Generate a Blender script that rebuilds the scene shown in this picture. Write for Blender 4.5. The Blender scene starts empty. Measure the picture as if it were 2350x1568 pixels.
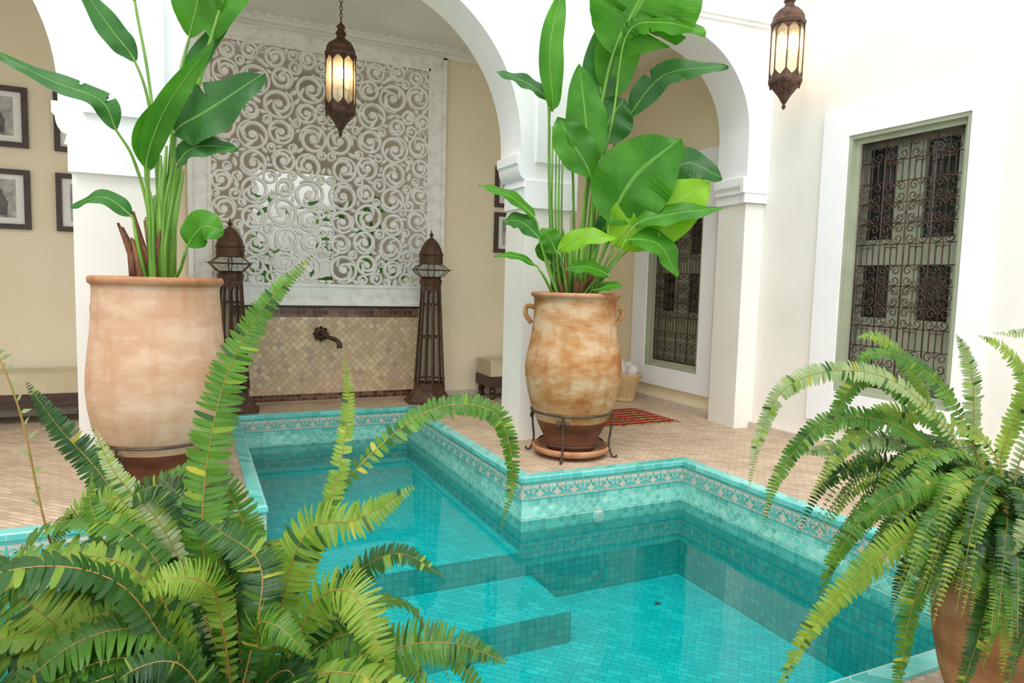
import bpy, math, random
from mathutils import Vector, Matrix
random.seed(7)
scn=bpy.context.scene
pi=math.pi
# ---------------------------------------------------------------- materials
def nt(name):
    m=bpy.data.materials.new(name); m.use_nodes=True
    t=m.node_tree; t.nodes.clear(); return m,t
def N(t,typ,**k):
    n=t.nodes.new(typ)
    for a,b in k.items(): setattr(n,a,b)
    return n
def c4(c): return (c[0],c[1],c[2],1.0)
def principled(t,col=None,rough=.6,metal=0,spec=None):
    p=N(t,'ShaderNodeBsdfPrincipled')
    if col is not None: p.inputs['Base Color'].default_value=c4(col)
    p.inputs['Roughness'].default_value=rough; p.inputs['Metallic'].default_value=metal
    if spec is not None: p.inputs['Specular IOR Level'].default_value=spec
    o=N(t,'ShaderNodeOutputMaterial'); t.links.new(p.outputs[0],o.inputs[0]); return p,o
def ramp(t,stops,fac=None,const=False):
    r=N(t,'ShaderNodeValToRGB'); e=r.color_ramp.elements
    while len(e)<len(stops): e.new(.5)
    for i,(p,c) in enumerate(stops): e[i].position=p; e[i].color=c4(c)
    if const: r.color_ramp.interpolation='CONSTANT'
    if fac is not None: t.links.new(fac,r.inputs[0])
    return r
def noise(t,scale,detail=4,vec=None,rough=.55):
    n=N(t,'ShaderNodeTexNoise'); n.inputs['Scale'].default_value=scale; n.inputs['Detail'].default_value=detail
    n.inputs['Roughness'].default_value=rough
    if vec is not None: t.links.new(vec,n.inputs['Vector'])
    return n
def objco(t): return N(t,'ShaderNodeTexCoord').outputs['Object']
def noisy(name,stops,scale=3,rough=.7,metal=0,bump=.15,bscale=25,detail=5,spec=None,stretch=None):
    m,t=nt(name); p,o=principled(t,rough=rough,metal=metal,spec=spec)
    co=objco(t)
    if stretch:
        mp=N(t,'ShaderNodeMapping'); mp.inputs['Scale'].default_value=stretch; t.links.new(co,mp.inputs[0]); co=mp.outputs[0]
    n=noise(t,scale,detail,co); r=ramp(t,stops,n.outputs['Fac']); t.links.new(r.outputs[0],p.inputs['Base Color'])
    if bump:
        b=N(t,'ShaderNodeBump'); b.inputs['Strength'].default_value=bump; b.inputs['Distance'].default_value=.01
        n2=noise(t,bscale,4,co); t.links.new(n2.outputs['Fac'],b.inputs['Height']); t.links.new(b.outputs[0],p.inputs['Normal'])
    return m
def math_(t,op,a,b=None,c=None):
    n=N(t,'ShaderNodeMath',operation=op)
    for i,v in enumerate((a,b,c)):
        if v is None: continue
        if isinstance(v,(int,float)): n.inputs[i].default_value=v
        else: t.links.new(v,n.inputs[i])
    return n.outputs[0]
def tile_mat(name,sx,sy,rot,stops,grout,gw=.05,rough=.25,bump=.4,brick=False,var=.5):
    """glazed tiles on metre UVs: grout lines + one random tint per tile"""
    m,t=nt(name); p,o=principled(t,rough=rough)
    uv=N(t,'ShaderNodeTexCoord').outputs['UV']
    mp=N(t,'ShaderNodeMapping'); mp.inputs['Rotation'].default_value=(0,0,rot); t.links.new(uv,mp.inputs[0])
    s=N(t,'ShaderNodeSeparateXYZ'); t.links.new(mp.outputs[0],s.inputs[0])
    x=math_(t,'DIVIDE',s.outputs[0],sx); y=math_(t,'DIVIDE',s.outputs[1],sy)
    fy=math_(t,'FLOOR',y)
    if brick:
        x=math_(t,'ADD',x,math_(t,'MULTIPLY',fy,.5))
    fx=math_(t,'FLOOR',x)
    def edge(v,sz):
        f=math_(t,'FRACT',v); g=math_(t,'SUBTRACT',1.0,f); mn=math_(t,'MINIMUM',f,g)
        return math_(t,'MULTIPLY',mn,sz)
    e=math_(t,'MINIMUM',edge(x,sx),edge(y,sy))
    mask=N(t,'ShaderNodeMapRange'); t.links.new(e,mask.inputs[0])
    mask.inputs[1].default_value=gw*min(sx,sy)*.5; mask.inputs[2].default_value=gw*min(sx,sy)
    cb=N(t,'ShaderNodeCombineXYZ'); t.links.new(fx,cb.inputs[0]); t.links.new(fy,cb.inputs[1])
    wn=N(t,'ShaderNodeTexWhiteNoise',noise_dimensions='3D'); t.links.new(cb.outputs[0],wn.inputs['Vector'])
    r=ramp(t,stops,wn.outputs['Value'])
    n=noise(t,2.0,3,uv)
    hs=N(t,'ShaderNodeHueSaturation'); t.links.new(r.outputs[0],hs.inputs['Color'])
    t.links.new(math_(t,'ADD',math_(t,'MULTIPLY',n.outputs['Fac'],var),1-var*.5),hs.inputs['Value'])
    mx=N(t,'ShaderNodeMixRGB'); t.links.new(mask.outputs[0],mx.inputs[0]); mx.inputs[1].default_value=c4(grout)
    t.links.new(hs.outputs[0],mx.inputs[2]); t.links.new(mx.outputs[0],p.inputs['Base Color'])
    h=math_(t,'ADD',mask.outputs[0],math_(t,'MULTIPLY',wn.outputs['Value'],.3))
    b=N(t,'ShaderNodeBump'); b.inputs['Strength'].default_value=bump; b.inputs['Distance'].default_value=.004
    t.links.new(h,b.inputs['Height']); t.links.new(b.outputs[0],p.inputs['Normal'])
    return m
M={}
M['white']=noisy('white_plaster',[(.3,(.88,.89,.91)),(.7,(.94,.94,.95))],2,.85,bump=.08,bscale=40)
M['cream']=noisy('cream_tadelakt',[(.25,(.82,.79,.72)),(.75,(.90,.88,.82))],1.3,.8,bump=.12,bscale=30)
M['yellow']=noisy('warm_plaster',[(.2,(.81,.69,.47)),(.8,(.89,.79,.59))],1.2,.85,bump=.12,bscale=25)
M['beyond']=noisy('shade_toned_plaster',[(.3,(.44,.40,.32)),(.7,(.56,.52,.44))],1.5,.9,bump=.1)  # plaster darkened in colour to stand for shadow between the screen's carved strips
M['ceil']=noisy('ceiling_plaster',[(.3,(.82,.80,.74)),(.7,(.89,.87,.81))],2,.9,bump=.1)
M['floor']=tile_mat('bejmat_floor',.115,.042,.785,[(0,(.41,.30,.20)),(.5,(.50,.375,.255)),(1,(.57,.44,.315))],(.32,.235,.16),.10,.55,.3,brick=True,var=.8)
M['pooltile']=tile_mat('zellige_turquoise',.055,.055,0,[(0,(.08,.39,.33)),(.5,(.13,.49,.41)),(1,(.24,.61,.51))],(.48,.62,.53),.06,.12,.5)
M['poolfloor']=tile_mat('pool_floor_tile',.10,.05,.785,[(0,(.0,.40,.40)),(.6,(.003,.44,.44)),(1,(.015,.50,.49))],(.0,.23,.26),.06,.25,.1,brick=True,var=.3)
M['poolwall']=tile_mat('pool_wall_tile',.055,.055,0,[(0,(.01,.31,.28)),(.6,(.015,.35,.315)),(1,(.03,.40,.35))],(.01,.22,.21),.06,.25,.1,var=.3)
M['diamond']=tile_mat('zellige_diamond',.05,.05,.785,[(0,(.12,.46,.38)),(.5,(.18,.58,.48)),(1,(.36,.74,.62))],(.55,.66,.58),.06,.12,.5)
M['coping']=tile_mat('coping_tile',.1,.5,0,[(0,(.08,.43,.38)),(.5,(.13,.53,.48)),(1,(.21,.64,.58))],(.42,.58,.54),.04,.1,.4)
M['bandbase']=noisy('band_beige',[(.3,(.52,.43,.34)),(.7,(.64,.55,.45))],8,.35,bump=.1)
M['bandteal']=noisy('band_teal',[(.3,(.06,.38,.34)),(.7,(.12,.50,.44))],12,.15,bump=.05)
M['paneltile']=tile_mat('zellige_beige',.062,.062,.785,[(0,(.52,.35,.20)),(.25,(.70,.52,.31)),(.5,(.58,.38,.24)),(.75,(.76,.60,.38)),(1,(.44,.30,.23))],(.44,.32,.20),.06,.35,.4)
M['browntile']=tile_mat('zellige_brown',.062,.062,0,[(0,(.05,.02,.012)),(.5,(.13,.05,.025)),(1,(.26,.13,.07))],(.25,.18,.12),.06,.2,.4)
M['lattice']=noisy('weathered_white_wood',[(.3,(.74,.71,.64)),(.5,(.88,.86,.82)),(.8,(.93,.92,.89))],9,.75,bump=.3,bscale=45)
M['iron']=noisy('dark_iron',[(.3,(.045,.028,.02)),(.7,(.13,.08,.055))],14,.5,metal=.4,bump=.3,bscale=60)
M['bronze']=noisy('aged_bronze',[(.3,(.05,.03,.02)),(.7,(.16,.08,.05))],18,.5,metal=.5,bump=.5,bscale=90)
M['sage']=noisy('sage_paint',[(.3,(.34,.37,.26)),(.7,(.42,.45,.33))],4,.5,bump=.1)
M['glassdark']=noisy('dark_window_glass',[(.3,(.012,.014,.014)),(.7,(.03,.035,.035))],2,.06,bump=0,spec=.8)
M['darkwood']=noisy('dark_wood',[(.3,(.03,.014,.008)),(.7,(.075,.035,.02))],5,.45,bump=.15,stretch=(1,1,8))
M['cushion']=noisy('linen_cushion',[(.3,(.56,.46,.30)),(.7,(.66,.56,.38))],6,.9,bump=.3,bscale=150)
M['paper']=noisy('mat_board',[(.3,(.80,.78,.72)),(.7,(.86,.84,.79))],4,.8,bump=0)
M['soil']=noisy('potting_soil',[(.3,(.03,.018,.01)),(.7,(.09,.05,.03))],30,.95,bump=.8)
M['sheath']=noisy('dry_sheath',[(.3,(.10,.03,.012)),(.7,(.30,.14,.06))],10,.8,bump=.3,stretch=(6,6,1))
M['straw']=noisy('straw',[(.3,(.45,.30,.12)),(.7,(.66,.48,.24))],40,.9,bump=.6,bscale=90)
M['towel']=noisy('towel_cotton',[(.3,(.58,.50,.45)),(.7,(.74,.68,.63))],12,.95,bump=.8,bscale=60)
M['stem']=noisy('plant_stem',[(.3,(.08,.22,.02)),(.7,(.20,.40,.05))],5,.45,bump=.05,stretch=(4,4,.6))
M['frondstem']=noisy('frond_stem',[(.3,(.20,.13,.02)),(.7,(.34,.20,.05))],9,.6,bump=0)
M['fitting']=noisy('pool_fitting',[(.3,(.62,.60,.50)),(.7,(.72,.70,.62))],20,.4,bump=.05)
M['deadleaf']=noisy('sunken_leaf',[(.3,(.03,.05,.03)),(.7,(.08,.09,.05))],20,.8,bump=0)
def terracotta(name,pale,mid,deep,stain=.8,thr=(.34,.5,.64)):
    m,t=nt(name); p,o=principled(t,rough=.85,spec=.25)
    co=objco(t)
    mp=N(t,'ShaderNodeMapping'); mp.inputs['Scale'].default_value=(1.3,1.3,3.0); t.links.new(co,mp.inputs[0])
    n=noise(t,1.7,8,mp.outputs[0],.65); r=ramp(t,[(thr[0],deep),(thr[1],mid),(thr[2],pale)],n.outputs['Fac'])
    mp2=N(t,'ShaderNodeMapping'); mp2.inputs['Scale'].default_value=(5,5,.8); t.links.new(co,mp2.inputs[0])
    n2=noise(t,2.0,6,mp2.outputs[0]); r2=ramp(t,[(.48,(1,1,1)),(.70,(.82,.60,.42))],n2.outputs['Fac'])
    mx=N(t,'ShaderNodeMixRGB',blend_type='MULTIPLY'); mx.inputs[0].default_value=stain
    t.links.new(r.outputs[0],mx.inputs[1]); t.links.new(r2.outputs[0],mx.inputs[2]); t.links.new(mx.outputs[0],p.inputs['Base Color'])
    b=N(t,'ShaderNodeBump'); b.inputs['Strength'].default_value=.25; b.inputs['Distance'].default_value=.012
    mp3=N(t,'ShaderNodeMapping'); mp3.inputs['Scale'].default_value=(1.5,1.5,7); t.links.new(co,mp3.inputs[0])
    n3=noise(t,2.5,6,mp3.outputs[0]); t.links.new(n3.outputs['Fac'],b.inputs['Height']); t.links.new(b.outputs[0],p.inputs['Normal'])
    return m
M['terra_l']=terracotta('terracotta_pale',(.66,.45,.31),(.58,.355,.225),(.52,.28,.16),.4)
M['terra_m']=terracotta('terracotta_weathered',(.58,.39,.235),(.47,.245,.10),(.36,.135,.04),.9,(.38,.49,.60))
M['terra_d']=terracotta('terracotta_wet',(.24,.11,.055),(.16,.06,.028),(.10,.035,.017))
M['rim']=terracotta('terracotta_rim',(.54,.32,.19),(.47,.24,.13),(.38,.17,.08))
M['terra_f']=terracotta('terracotta_mossy',(.42,.25,.12),(.30,.15,.06),(.18,.09,.035),.9)
def leafmat(name,c1,c2,cv,trans=.45,veins=True,scale=3):
    m,t=nt(name)
    p=N(t,'ShaderNodeBsdfPrincipled'); p.inputs['Roughness'].default_value=.38; p.inputs['Specular IOR Level'].default_value=.4
    tr=N(t,'ShaderNodeBsdfTranslucent'); mix=N(t,'ShaderNodeMixShader'); mix.inputs[0].default_value=trans
    o=N(t,'ShaderNodeOutputMaterial'); t.links.new(p.outputs[0],mix.inputs[1]); t.links.new(tr.outputs[0],mix.inputs[2]); t.links.new(mix.outputs[0],o.inputs[0])
    n=noise(t,scale,3,objco(t)); r=ramp(t,[(.35,c1),(.65,c2)],n.outputs['Fac']); out=r.outputs[0]
    if veins:
        uv=N(t,'ShaderNodeTexCoord').outputs['UV']; s=N(t,'ShaderNodeSeparateXYZ'); t.links.new(uv,s.inputs[0])
        av=math_(t,'ABSOLUTE',s.outputs[1])
        q=math_(t,'SUBTRACT',math_(t,'MULTIPLY',s.outputs[0],46),math_(t,'MULTIPLY',av,5))
        f=math_(t,'FRACT',q); st=math_(t,'LESS_THAN',f,.22)
        mid=math_(t,'LESS_THAN',av,.05)
        fac=math_(t,'MAXIMUM',math_(t,'MULTIPLY',st,.30),mid)
        mx=N(t,'ShaderNodeMixRGB'); t.links.new(fac,mx.inputs[0]); t.links.new(out,mx.inputs[1]); mx.inputs[2].default_value=c4(cv); out=mx.outputs[0]
        b=N(t,'ShaderNodeBump'); b.inputs['Strength'].default_value=.4; b.inputs['Distance'].default_value=.004
        t.links.new(f,b.inputs['Height']); t.links.new(b.outputs[0],p.inputs['Normal'])
    t.links.new(out,p.inputs['Base Color']); t.links.new(out,tr.inputs['Color'])
    return m
M['leafA']=leafmat('leaf_green',(.035,.20,.008),(.085,.32,.015),(.16,.42,.05))
M['leafB']=leafmat('leaf_deep',(.02,.11,.018),(.045,.19,.03),(.12,.30,.08),.35)
M['leafC']=leafmat('leaf_lime',(.18,.48,.01),(.30,.62,.02),(.38,.68,.08),.5)
M['fernA']=leafmat('fern_mid',(.045,.15,.012),(.12,.28,.025),(0,0,0),.4,False,6)
M['fernB']=leafmat('fern_dark',(.012,.06,.010),(.04,.13,.018),(0,0,0),.35,False,6)
M['fernC']=leafmat('fern_light',(.15,.29,.03),(.30,.43,.05),(0,0,0),.45,False,6)
M['fernD']=leafmat('fern_pale',(.22,.32,.12),(.36,.45,.19),(0,0,0),.4,False,6)
M['fernE']=leafmat('fern_yellowing',(.34,.36,.03),(.55,.50,.05),(0,0,0),.45,False,6)
def emis(name,col,s):
    m,t=nt(name); e=N(t,'ShaderNodeEmission'); e.inputs[0].default_value=c4(col); e.inputs[1].default_value=s
    o=N(t,'ShaderNodeOutputMaterial'); t.links.new(e.outputs[0],o.inputs[0]); return m
M['bulb']=emis('warm_bulb',(1,.70,.28),14)
def glassy(name,tint,mixf,rough=.05):
    m,t=nt(name); a=N(t,'ShaderNodeBsdfTransparent'); a.inputs[0].default_value=c4(tint)
    b=N(t,'ShaderNodeBsdfGlossy'); b.inputs['Roughness'].default_value=rough; b.inputs[0].default_value=(1,1,1,1)
    d=N(t,'ShaderNodeBsdfTranslucent'); d.inputs[0].default_value=(.95,.9,.75,1)
    m1=N(t,'ShaderNodeMixShader'); m1.inputs[0].default_value=mixf
    t.links.new(a.outputs[0],m1.inputs[1]); t.links.new(d.outputs[0],m1.inputs[2])
    m2=N(t,'ShaderNodeMixShader'); m2.inputs[0].default_value=.06; t.links.new(m1.outputs[0],m2.inputs[1]); t.links.new(b.outputs[0],m2.inputs[2])
    o=N(t,'ShaderNodeOutputMaterial'); t.links.new(m2.outputs[0],o.inputs[0]); return m
M['lampglass']=glassy('lamp_glass',(.97,.93,.82),.14)
M['clearglass']=glassy('clear_glass',(.9,.95,.95),.05)
def water():
    m,t=nt('pool_water'); a=N(t,'ShaderNodeBsdfTransparent'); a.inputs[0].default_value=(.76,.97,.97,1)
    b=N(t,'ShaderNodeBsdfGlossy'); b.inputs['Roughness'].default_value=.02; b.inputs[0].default_value=(1,1,1,1)
    f=N(t,'ShaderNodeFresnel'); f.inputs[0].default_value=1.28
    bp=N(t,'ShaderNodeBump'); bp.inputs['Strength'].default_value=.12; bp.inputs['Distance'].default_value=.02
    n=noise(t,2.2,2,objco(t)); t.links.new(n.outputs['Fac'],bp.inputs['Height'])
    t.links.new(bp.outputs[0],b.inputs['Normal']); t.links.new(bp.outputs[0],f.inputs['Normal'])
    m2=N(t,'ShaderNodeMixShader'); t.links.new(f.outputs[0],m2.inputs[0]); t.links.new(a.outputs[0],m2.inputs[1]); t.links.new(b.outputs[0],m2.inputs[2])
    o=N(t,'ShaderNodeOutputMaterial'); t.links.new(m2.outputs[0],o.inputs[0]); return m
M['water']=water()
def rugmat():
    m,t=nt('kilim_wool'); p,o=principled(t,rough=.95,spec=.1)
    w=N(t,'ShaderNodeTexWave',bands_direction='Y'); w.inputs['Scale'].default_value=2.6; w.inputs['Distortion'].default_value=2.5; w.inputs['Detail'].default_value=3; w.inputs['Detail Scale'].default_value=7
    t.links.new(objco(t),w.inputs[0])
    r=ramp(t,[(0,(.26,.010,.008)),(.40,(.30,.02,.012)),(.5,(.46,.20,.05)),(.58,(.14,.01,.01)),(.80,(.04,.03,.02)),(.95,(.42,.30,.14))],w.outputs['Fac'])
    t.links.new(r.outputs[0],p.inputs['Base Color']); return m
M['rug']=rugmat()
M['rugfringe']=noisy('rug_fringe',[(.3,(.22,.03,.02)),(.7,(.40,.10,.05))],20,.95,bump=0)
def photomat():
    m,t=nt('vintage_photo'); p,o=principled(t,rough=.5)
    n=noise(t,6,5,objco(t)); r=ramp(t,[(.3,(.08,.075,.065)),(.5,(.38,.36,.31)),(.7,(.66,.63,.55))],n.outputs['Fac']); t.links.new(r.outputs[0],p.inputs['Base Color']); return m
M['photo']=photomat()
M['figure']=noisy('photo_figure',[(.3,(.05,.045,.04)),(.7,(.16,.15,.13))],8,.5,bump=0)
# ---------------------------------------------------------------- mesh helpers
class MB:
    def __init__(s): s.v=[];s.f=[];s.m=[];s.uv=[]
    def vert(s,p,uv=(0,0)): s.v.append(tuple(p)); s.uv.append(uv); return len(s.v)-1
    def face(s,ids,m=0): s.f.append(tuple(ids)); s.m.append(m)
    def quad(s,ps,uvs=None,m=0):
        uvs=uvs or [(0,0)]*len(ps)
        s.face([s.vert(p,u) for p,u in zip(ps,uvs)],m)
    def box(s,x0,x1,y0,y1,z0,z1,m=0):
        def q(a,uvf): s.quad(a,[uvf(p) for p in a],m)
        xy=lambda p:(p[0],p[1]); xz=lambda p:(p[0],p[2]); yz=lambda p:(p[1],p[2])
        q([(x0,y0,z1),(x1,y0,z1),(x1,y1,z1),(x0,y1,z1)],xy)
        q([(x0,y1,z0),(x1,y1,z0),(x1,y0,z0),(x0,y0,z0)],xy)
        q([(x0,y0,z0),(x1,y0,z0),(x1,y0,z1),(x0,y0,z1)],xz)
        q([(x1,y1,z0),(x0,y1,z0),(x0,y1,z1),(x1,y1,z1)],xz)
        q([(x0,y1,z0),(x0,y0,z0),(x0,y0,z1),(x0,y1,z1)],yz)
        q([(x1,y0,z0),(x1,y1,z0),(x1,y1,z1),(x1,y0,z1)],yz)
    def extrude(s,poly,y0,y1,m=0,fn=None):
        """poly: (x,z) outline ccw seen from -y ; extruded y0->y1"""
        fn=fn or (lambda x,y,z:(x,y,z))
        n=len(poly)
        a=[s.vert(fn(x,y0,z),(x,z)) for x,z in poly]; b=[s.vert(fn(x,y1,z),(x,z)) for x,z in poly]
        s.face(a,m); s.face(b[::-1],m)
        for i in range(n):
            j=(i+1)%n; s.face([a[j],a[i],b[i],b[j]],m)
    def tube(s,pts,r,sides=6,m=0,cap=True):
        pts=[Vector(p) for p in pts]; n=len(pts)
        rs=r if isinstance(r,(list,tuple)) else [r]*n
        prev=None; rings=[]
        for i,p in enumerate(pts):
            t=(pts[min(i+1,n-1)]-pts[max(i-1,0)])
            if t.length<1e-9: t=Vector((0,0,1))
            t.normalize()
            if prev is None:
                u=t.orthogonal().normalized()
            else:
                u=prev-t*prev.dot(t)
                u=u.normalized() if u.length>1e-6 else t.orthogonal().normalized()
            prev=u; w=t.cross(u)
            rings.append([s.vert(p+(u*math.cos(2*pi*k/sides)+w*math.sin(2*pi*k/sides))*rs[i],(k/sides,i/n)) for k in range(sides)])
        for i in range(n-1):
            for k in range(sides):
                l=(k+1)%sides; s.face([rings[i][k],rings[i][l],rings[i+1][l],rings[i+1][k]],m)
        if cap: s.face(rings[0][::-1],m); s.face(rings[-1],m)
    def lathe(s,prof,seg=48,m=0,c=(0,0,0),rot=0,mf=None):
        rings=[]
        for r,z in prof:
            rings.append([s.vert((c[0]+r*math.cos(2*pi*k/seg+rot),c[1]+r*math.sin(2*pi*k/seg+rot),c[2]+z),(k/seg,z)) for k in range(seg)])
        for i in range(len(prof)-1):
            mm=mf(prof[i][1],prof[i+1][1]) if mf else m
            for k in range(seg):
                l=(k+1)%seg; s.face([rings[i][k],rings[i][l],rings[i+1][l],rings[i+1][k]],mm)
    def ribbon(s,pts,w,fn,y0,y1,m=0,taper=None):
        """flat carved band along 2D pts in the (x,z) plane"""
        n=len(pts); L=[];R=[]
        for i,(x,z) in enumerate(pts):
            x0,z0=pts[max(i-1,0)]; x1,z1=pts[min(i+1,n-1)]
            dx,dz=x1-x0,z1-z0; l=math.hypot(dx,dz) or 1; nx,nz=-dz/l,dx/l
            ww=(w if taper is None else taper(i/(n-1)))*.5
            L.append((x+nx*ww,z+nz*ww)); R.append((x-nx*ww,z-nz*ww))
        a=[[s.vert(fn(p[0],y,p[1]),p) for p in S] for S in (L,R) for y in (y0,y1)]
        Lf,Lb,Rf,Rb=a
        for i in range(n-1):
            s.face([Lf[i],Rf[i],Rf[i+1],Lf[i+1]],m); s.face([Lb[i+1],Rb[i+1],Rb[i],Lb[i]],m)
            s.face([Lf[i+1],Lb[i+1],Lb[i],Lf[i]],m); s.face([Rf[i],Rb[i],Rb[i+1],Rf[i+1]],m)
        s.face([Lf[0],Lb[0],Rb[0],Rf[0]],m); s.face([Rf[-1],Rb[-1],Lb[-1],Lf[-1]],m)
    def carved(s,pts,taper,fn,y0,yr,y1,m=0):
        """carved band with a raised centre ridge (rounded relief)"""
        n=len(pts); rows=[]
        for i,(x,z) in enumerate(pts):
            x0,z0=pts[max(i-1,0)]; x1,z1=pts[min(i+1,n-1)]
            dx,dz=x1-x0,z1-z0; l=math.hypot(dx,dz) or 1; nx,nz=-dz/l,dx/l
            w=taper(i/(n-1))*.5
            rows.append([s.vert(fn(x+nx*w*k,y,z+nz*w*k),(x,z)) for k,y in ((1,y1),(1,y0),(.45,yr),(-.45,yr),(-1,y0),(-1,y1))])
        for i in range(n-1):
            for k in range(6):
                l=(k+1)%6; s.face([rows[i][k],rows[i][l],rows[i+1][l],rows[i+1][k]],m)
        s.face(rows[0][::-1],m); s.face(rows[-1],m)
    def disc(s,cx,cz,r,fn,y0,y1,m=0,n=12):
        s.extrude([(cx+r*math.cos(2*pi*k/n),cz+r*math.sin(2*pi*k/n)) for k in range(n)],y0,y1,m,fn)
    def build(s,name,mats,parent=None,loc=None,rz=0,smooth=False,angle=None):
        me=bpy.data.meshes.new(name); me.from_pydata(s.v,[],s.f); me.update()
        for mt in mats: me.materials.append(M[mt])
        me.polygons.foreach_set('material_index',s.m)
        if smooth: me.polygons.foreach_set('use_smooth',[True]*len(s.f))
        ul=me.uv_layers.new(name='UVMap')
        idx=[0]*len(me.loops); me.loops.foreach_get('vertex_index',idx)
        fl=[]
        for i in idx: fl.extend(s.uv[i])
        ul.data.foreach_set('uv',fl)
        o=bpy.data.objects.new(name,me); scn.collection.objects.link(o)
        if parent: o.parent=parent
        if loc: o.location=loc
        o.rotation_euler=(0,0,rz)
        return o
def empty(name,loc,rz=0):
    e=bpy.data.objects.new(name,None); e.location=loc; e.rotation_euler=(0,0,rz); e.empty_display_size=.2
    scn.collection.objects.link(e); return e
def catmull(P,n=24):
    P=[Vector(p) for p in P]; Q=[P[0]*2-P[1]]+P+[P[-1]*2-P[-2]]; out=[]; segs=len(P)-1
    for i in range(n+1):
        u=i/n*segs; k=min(int(u),segs-1); t=u-k; a,b,c,d=Q[k:k+4]
        out.append(.5*((2*b)+(c-a)*t+(2*a-5*b+4*c-d)*t*t+(3*b-a-3*c+d)*t**3))
    return out
def spiral(cx,cy,r0,r1,a0,turns,n=28):
    return [(cx+(r0+(r1-r0)*(i/n)**.85)*math.cos(a0+2*pi*turns*i/n),cy+(r0+(r1-r0)*(i/n)**.85)*math.sin(a0+2*pi*turns*i/n)) for i in range(n+1)]
# ---------------------------------------------------------------- camera
cam=bpy.data.cameras.new('camera'); cam.lens=24.0; cam.sensor_width=36; cam.sensor_fit='HORIZONTAL'; cam.clip_start=.02
co=bpy.data.objects.new('camera',cam); scn.collection.objects.link(co); scn.camera=co
F=Vector((.4237,.9018,-.0856)).normalized(); R=Vector((.9057,-.4230,.0261)); R=(R-F*R.dot(F)).normalized(); U=R.cross(F)
co.matrix_world=Matrix(((R.x,U.x,-F.x,0),(R.y,U.y,-F.y,0),(R.z,U.z,-F.z,1.5),(0,0,0,1)))
# ---------------------------------------------------------------- room shell
PX0,PX1,PY0,PY1=-2.2,3.82,1.72,4.6; CX0,CX1,CY1=.42,2.28,7.7
b=MB()
for r in [(-6,5.9,CY1,8.9),(-6,CX0,PY1,CY1),(CX1,5.9,PY1,CY1),(-6,PX0,PY0,PY1),(PX1,5.9,PY0,PY1),(-6,5.9,-2.5,PY0)]:
    b.box(r[0],r[1],r[2],r[3],-.03,0)
b.build('floor',['floor'])
# back wall with opening behind the screen
b=MB(); Y0,Y1=8.45,8.75; ox0,ox1,oz0,oz1=.14,2.78,1.32,4.14
b.box(-6,ox0,Y0,Y1,0,4.6); b.box(ox1,5.9,Y0,Y1,0,4.6); b.box(ox0,ox1,Y0,Y1,0,oz0); b.box(ox0,ox1,Y0,Y1,oz1,4.6)
b.build('wall_back',['yellow'])
# passage behind the screen: wall coloured dark for shade, bright doorway to the garden
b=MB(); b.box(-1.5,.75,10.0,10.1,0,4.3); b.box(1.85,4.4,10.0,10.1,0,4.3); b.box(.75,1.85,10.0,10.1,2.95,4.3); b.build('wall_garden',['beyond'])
b=MB(); b.box(-1.5,4.4,11.2,11.3,0,3.2); b.build('wall_garden_far',['white'])
b=MB(); b.box(-1.5,4.4,8.75,11.2,-.05,0); b.build('floor_garden',['cream'])
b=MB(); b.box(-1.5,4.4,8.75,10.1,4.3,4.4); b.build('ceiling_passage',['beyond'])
# right wall
XR=5.5
def wall_holes(b,x0,x1,ya,yb,z0,z1,holes):
    ys=ya
    for h0,h1,hz0,hz1 in sorted(holes):
        b.box(x0,x1,ys,h0,z0,z1); b.box(x0,x1,h0,h1,z0,hz0); b.box(x0,x1,h0,h1,hz1,z1); ys=h1
    b.box(x0,x1,ys,yb,z0,z1)
W1=(3.40,4.50,.56,2.92); W2=(6.42,7.48,.46,2.88)
b=MB(); wall_holes(b,XR,XR+.4,-2.5,5.8,0,6.2,[W1]); b.build('wall_right',['cream'])
b=MB(); wall_holes(b,XR,XR+.4,5.8,8.45,0,6.2,[W2]); b.build('wall_right_gallery',['yellow'])
b=MB(); b.box(-6.2,-6,-2.5,8.9,0,6.2); b.build('wall_left',['cream'])
b=MB(); b.box(-6,5.5,6.2,8.45,4.42,4.6); b.build('ceiling',['ceil'])
# arcade
def arc(cx,cz,r,a0,a1,n=40): return [(cx+r*math.cos(a0+(a1-a0)*i/n),cz+r*math.sin(a0+(a1-a0)*i/n)) for i in range(n+1)]
def cove(x,z,dx,n=8):  # profile below the springing of an arch: step, quarter hollow, plain
    out=[(x,z-.07),(x-dx*.04,z-.07),(x-dx*.04,z-.15)]
    for i in range(n+1):
        a=i/n*pi/2; out.append((x-dx*.02+dx*.07*(1-math.cos(a)),z-.17-.12*math.sin(a)))
    out+= [(x+dx*.03,z-.36),(x+dx*.05,z-.36)]
    return out
S1=2.75
right=[(2.75,S1)]+cove(2.75,S1,1)+[(2.80,2.2)]
left=[(5.5-0-p[0]-2.84,p[1]) for p in right]   # mirror about x=1.33
left0=[(p[0]-3.60+.02,p[1]) for p in right]
poly=[(-6,6.2),(-6,2.2),(-4.2,2.2),(-3.68,2.75)]
poly+=arc(-2.25,S1,1.42,pi,0)[0:]
poly+=left0[1:]
poly+=[left[-1]]+left[:-1][::-1]
poly+=arc(1.33,S1,1.42,pi,0)[1:]
poly+=right[1:]
poly+=[(3.32,2.2),(3.32,6.2)]
b=MB(); b.extrude(poly,5.77,6.22); b.build('wall_arcade',['white'])
b=MB()
for x0,x1 in [(-.76,-.13),(2.815,3.30),(-4.2,-3.75)]: b.box(x0,x1,5.785,6.2,0,2.2)
b.build('wall_arcade_piers',['cream'])
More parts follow.
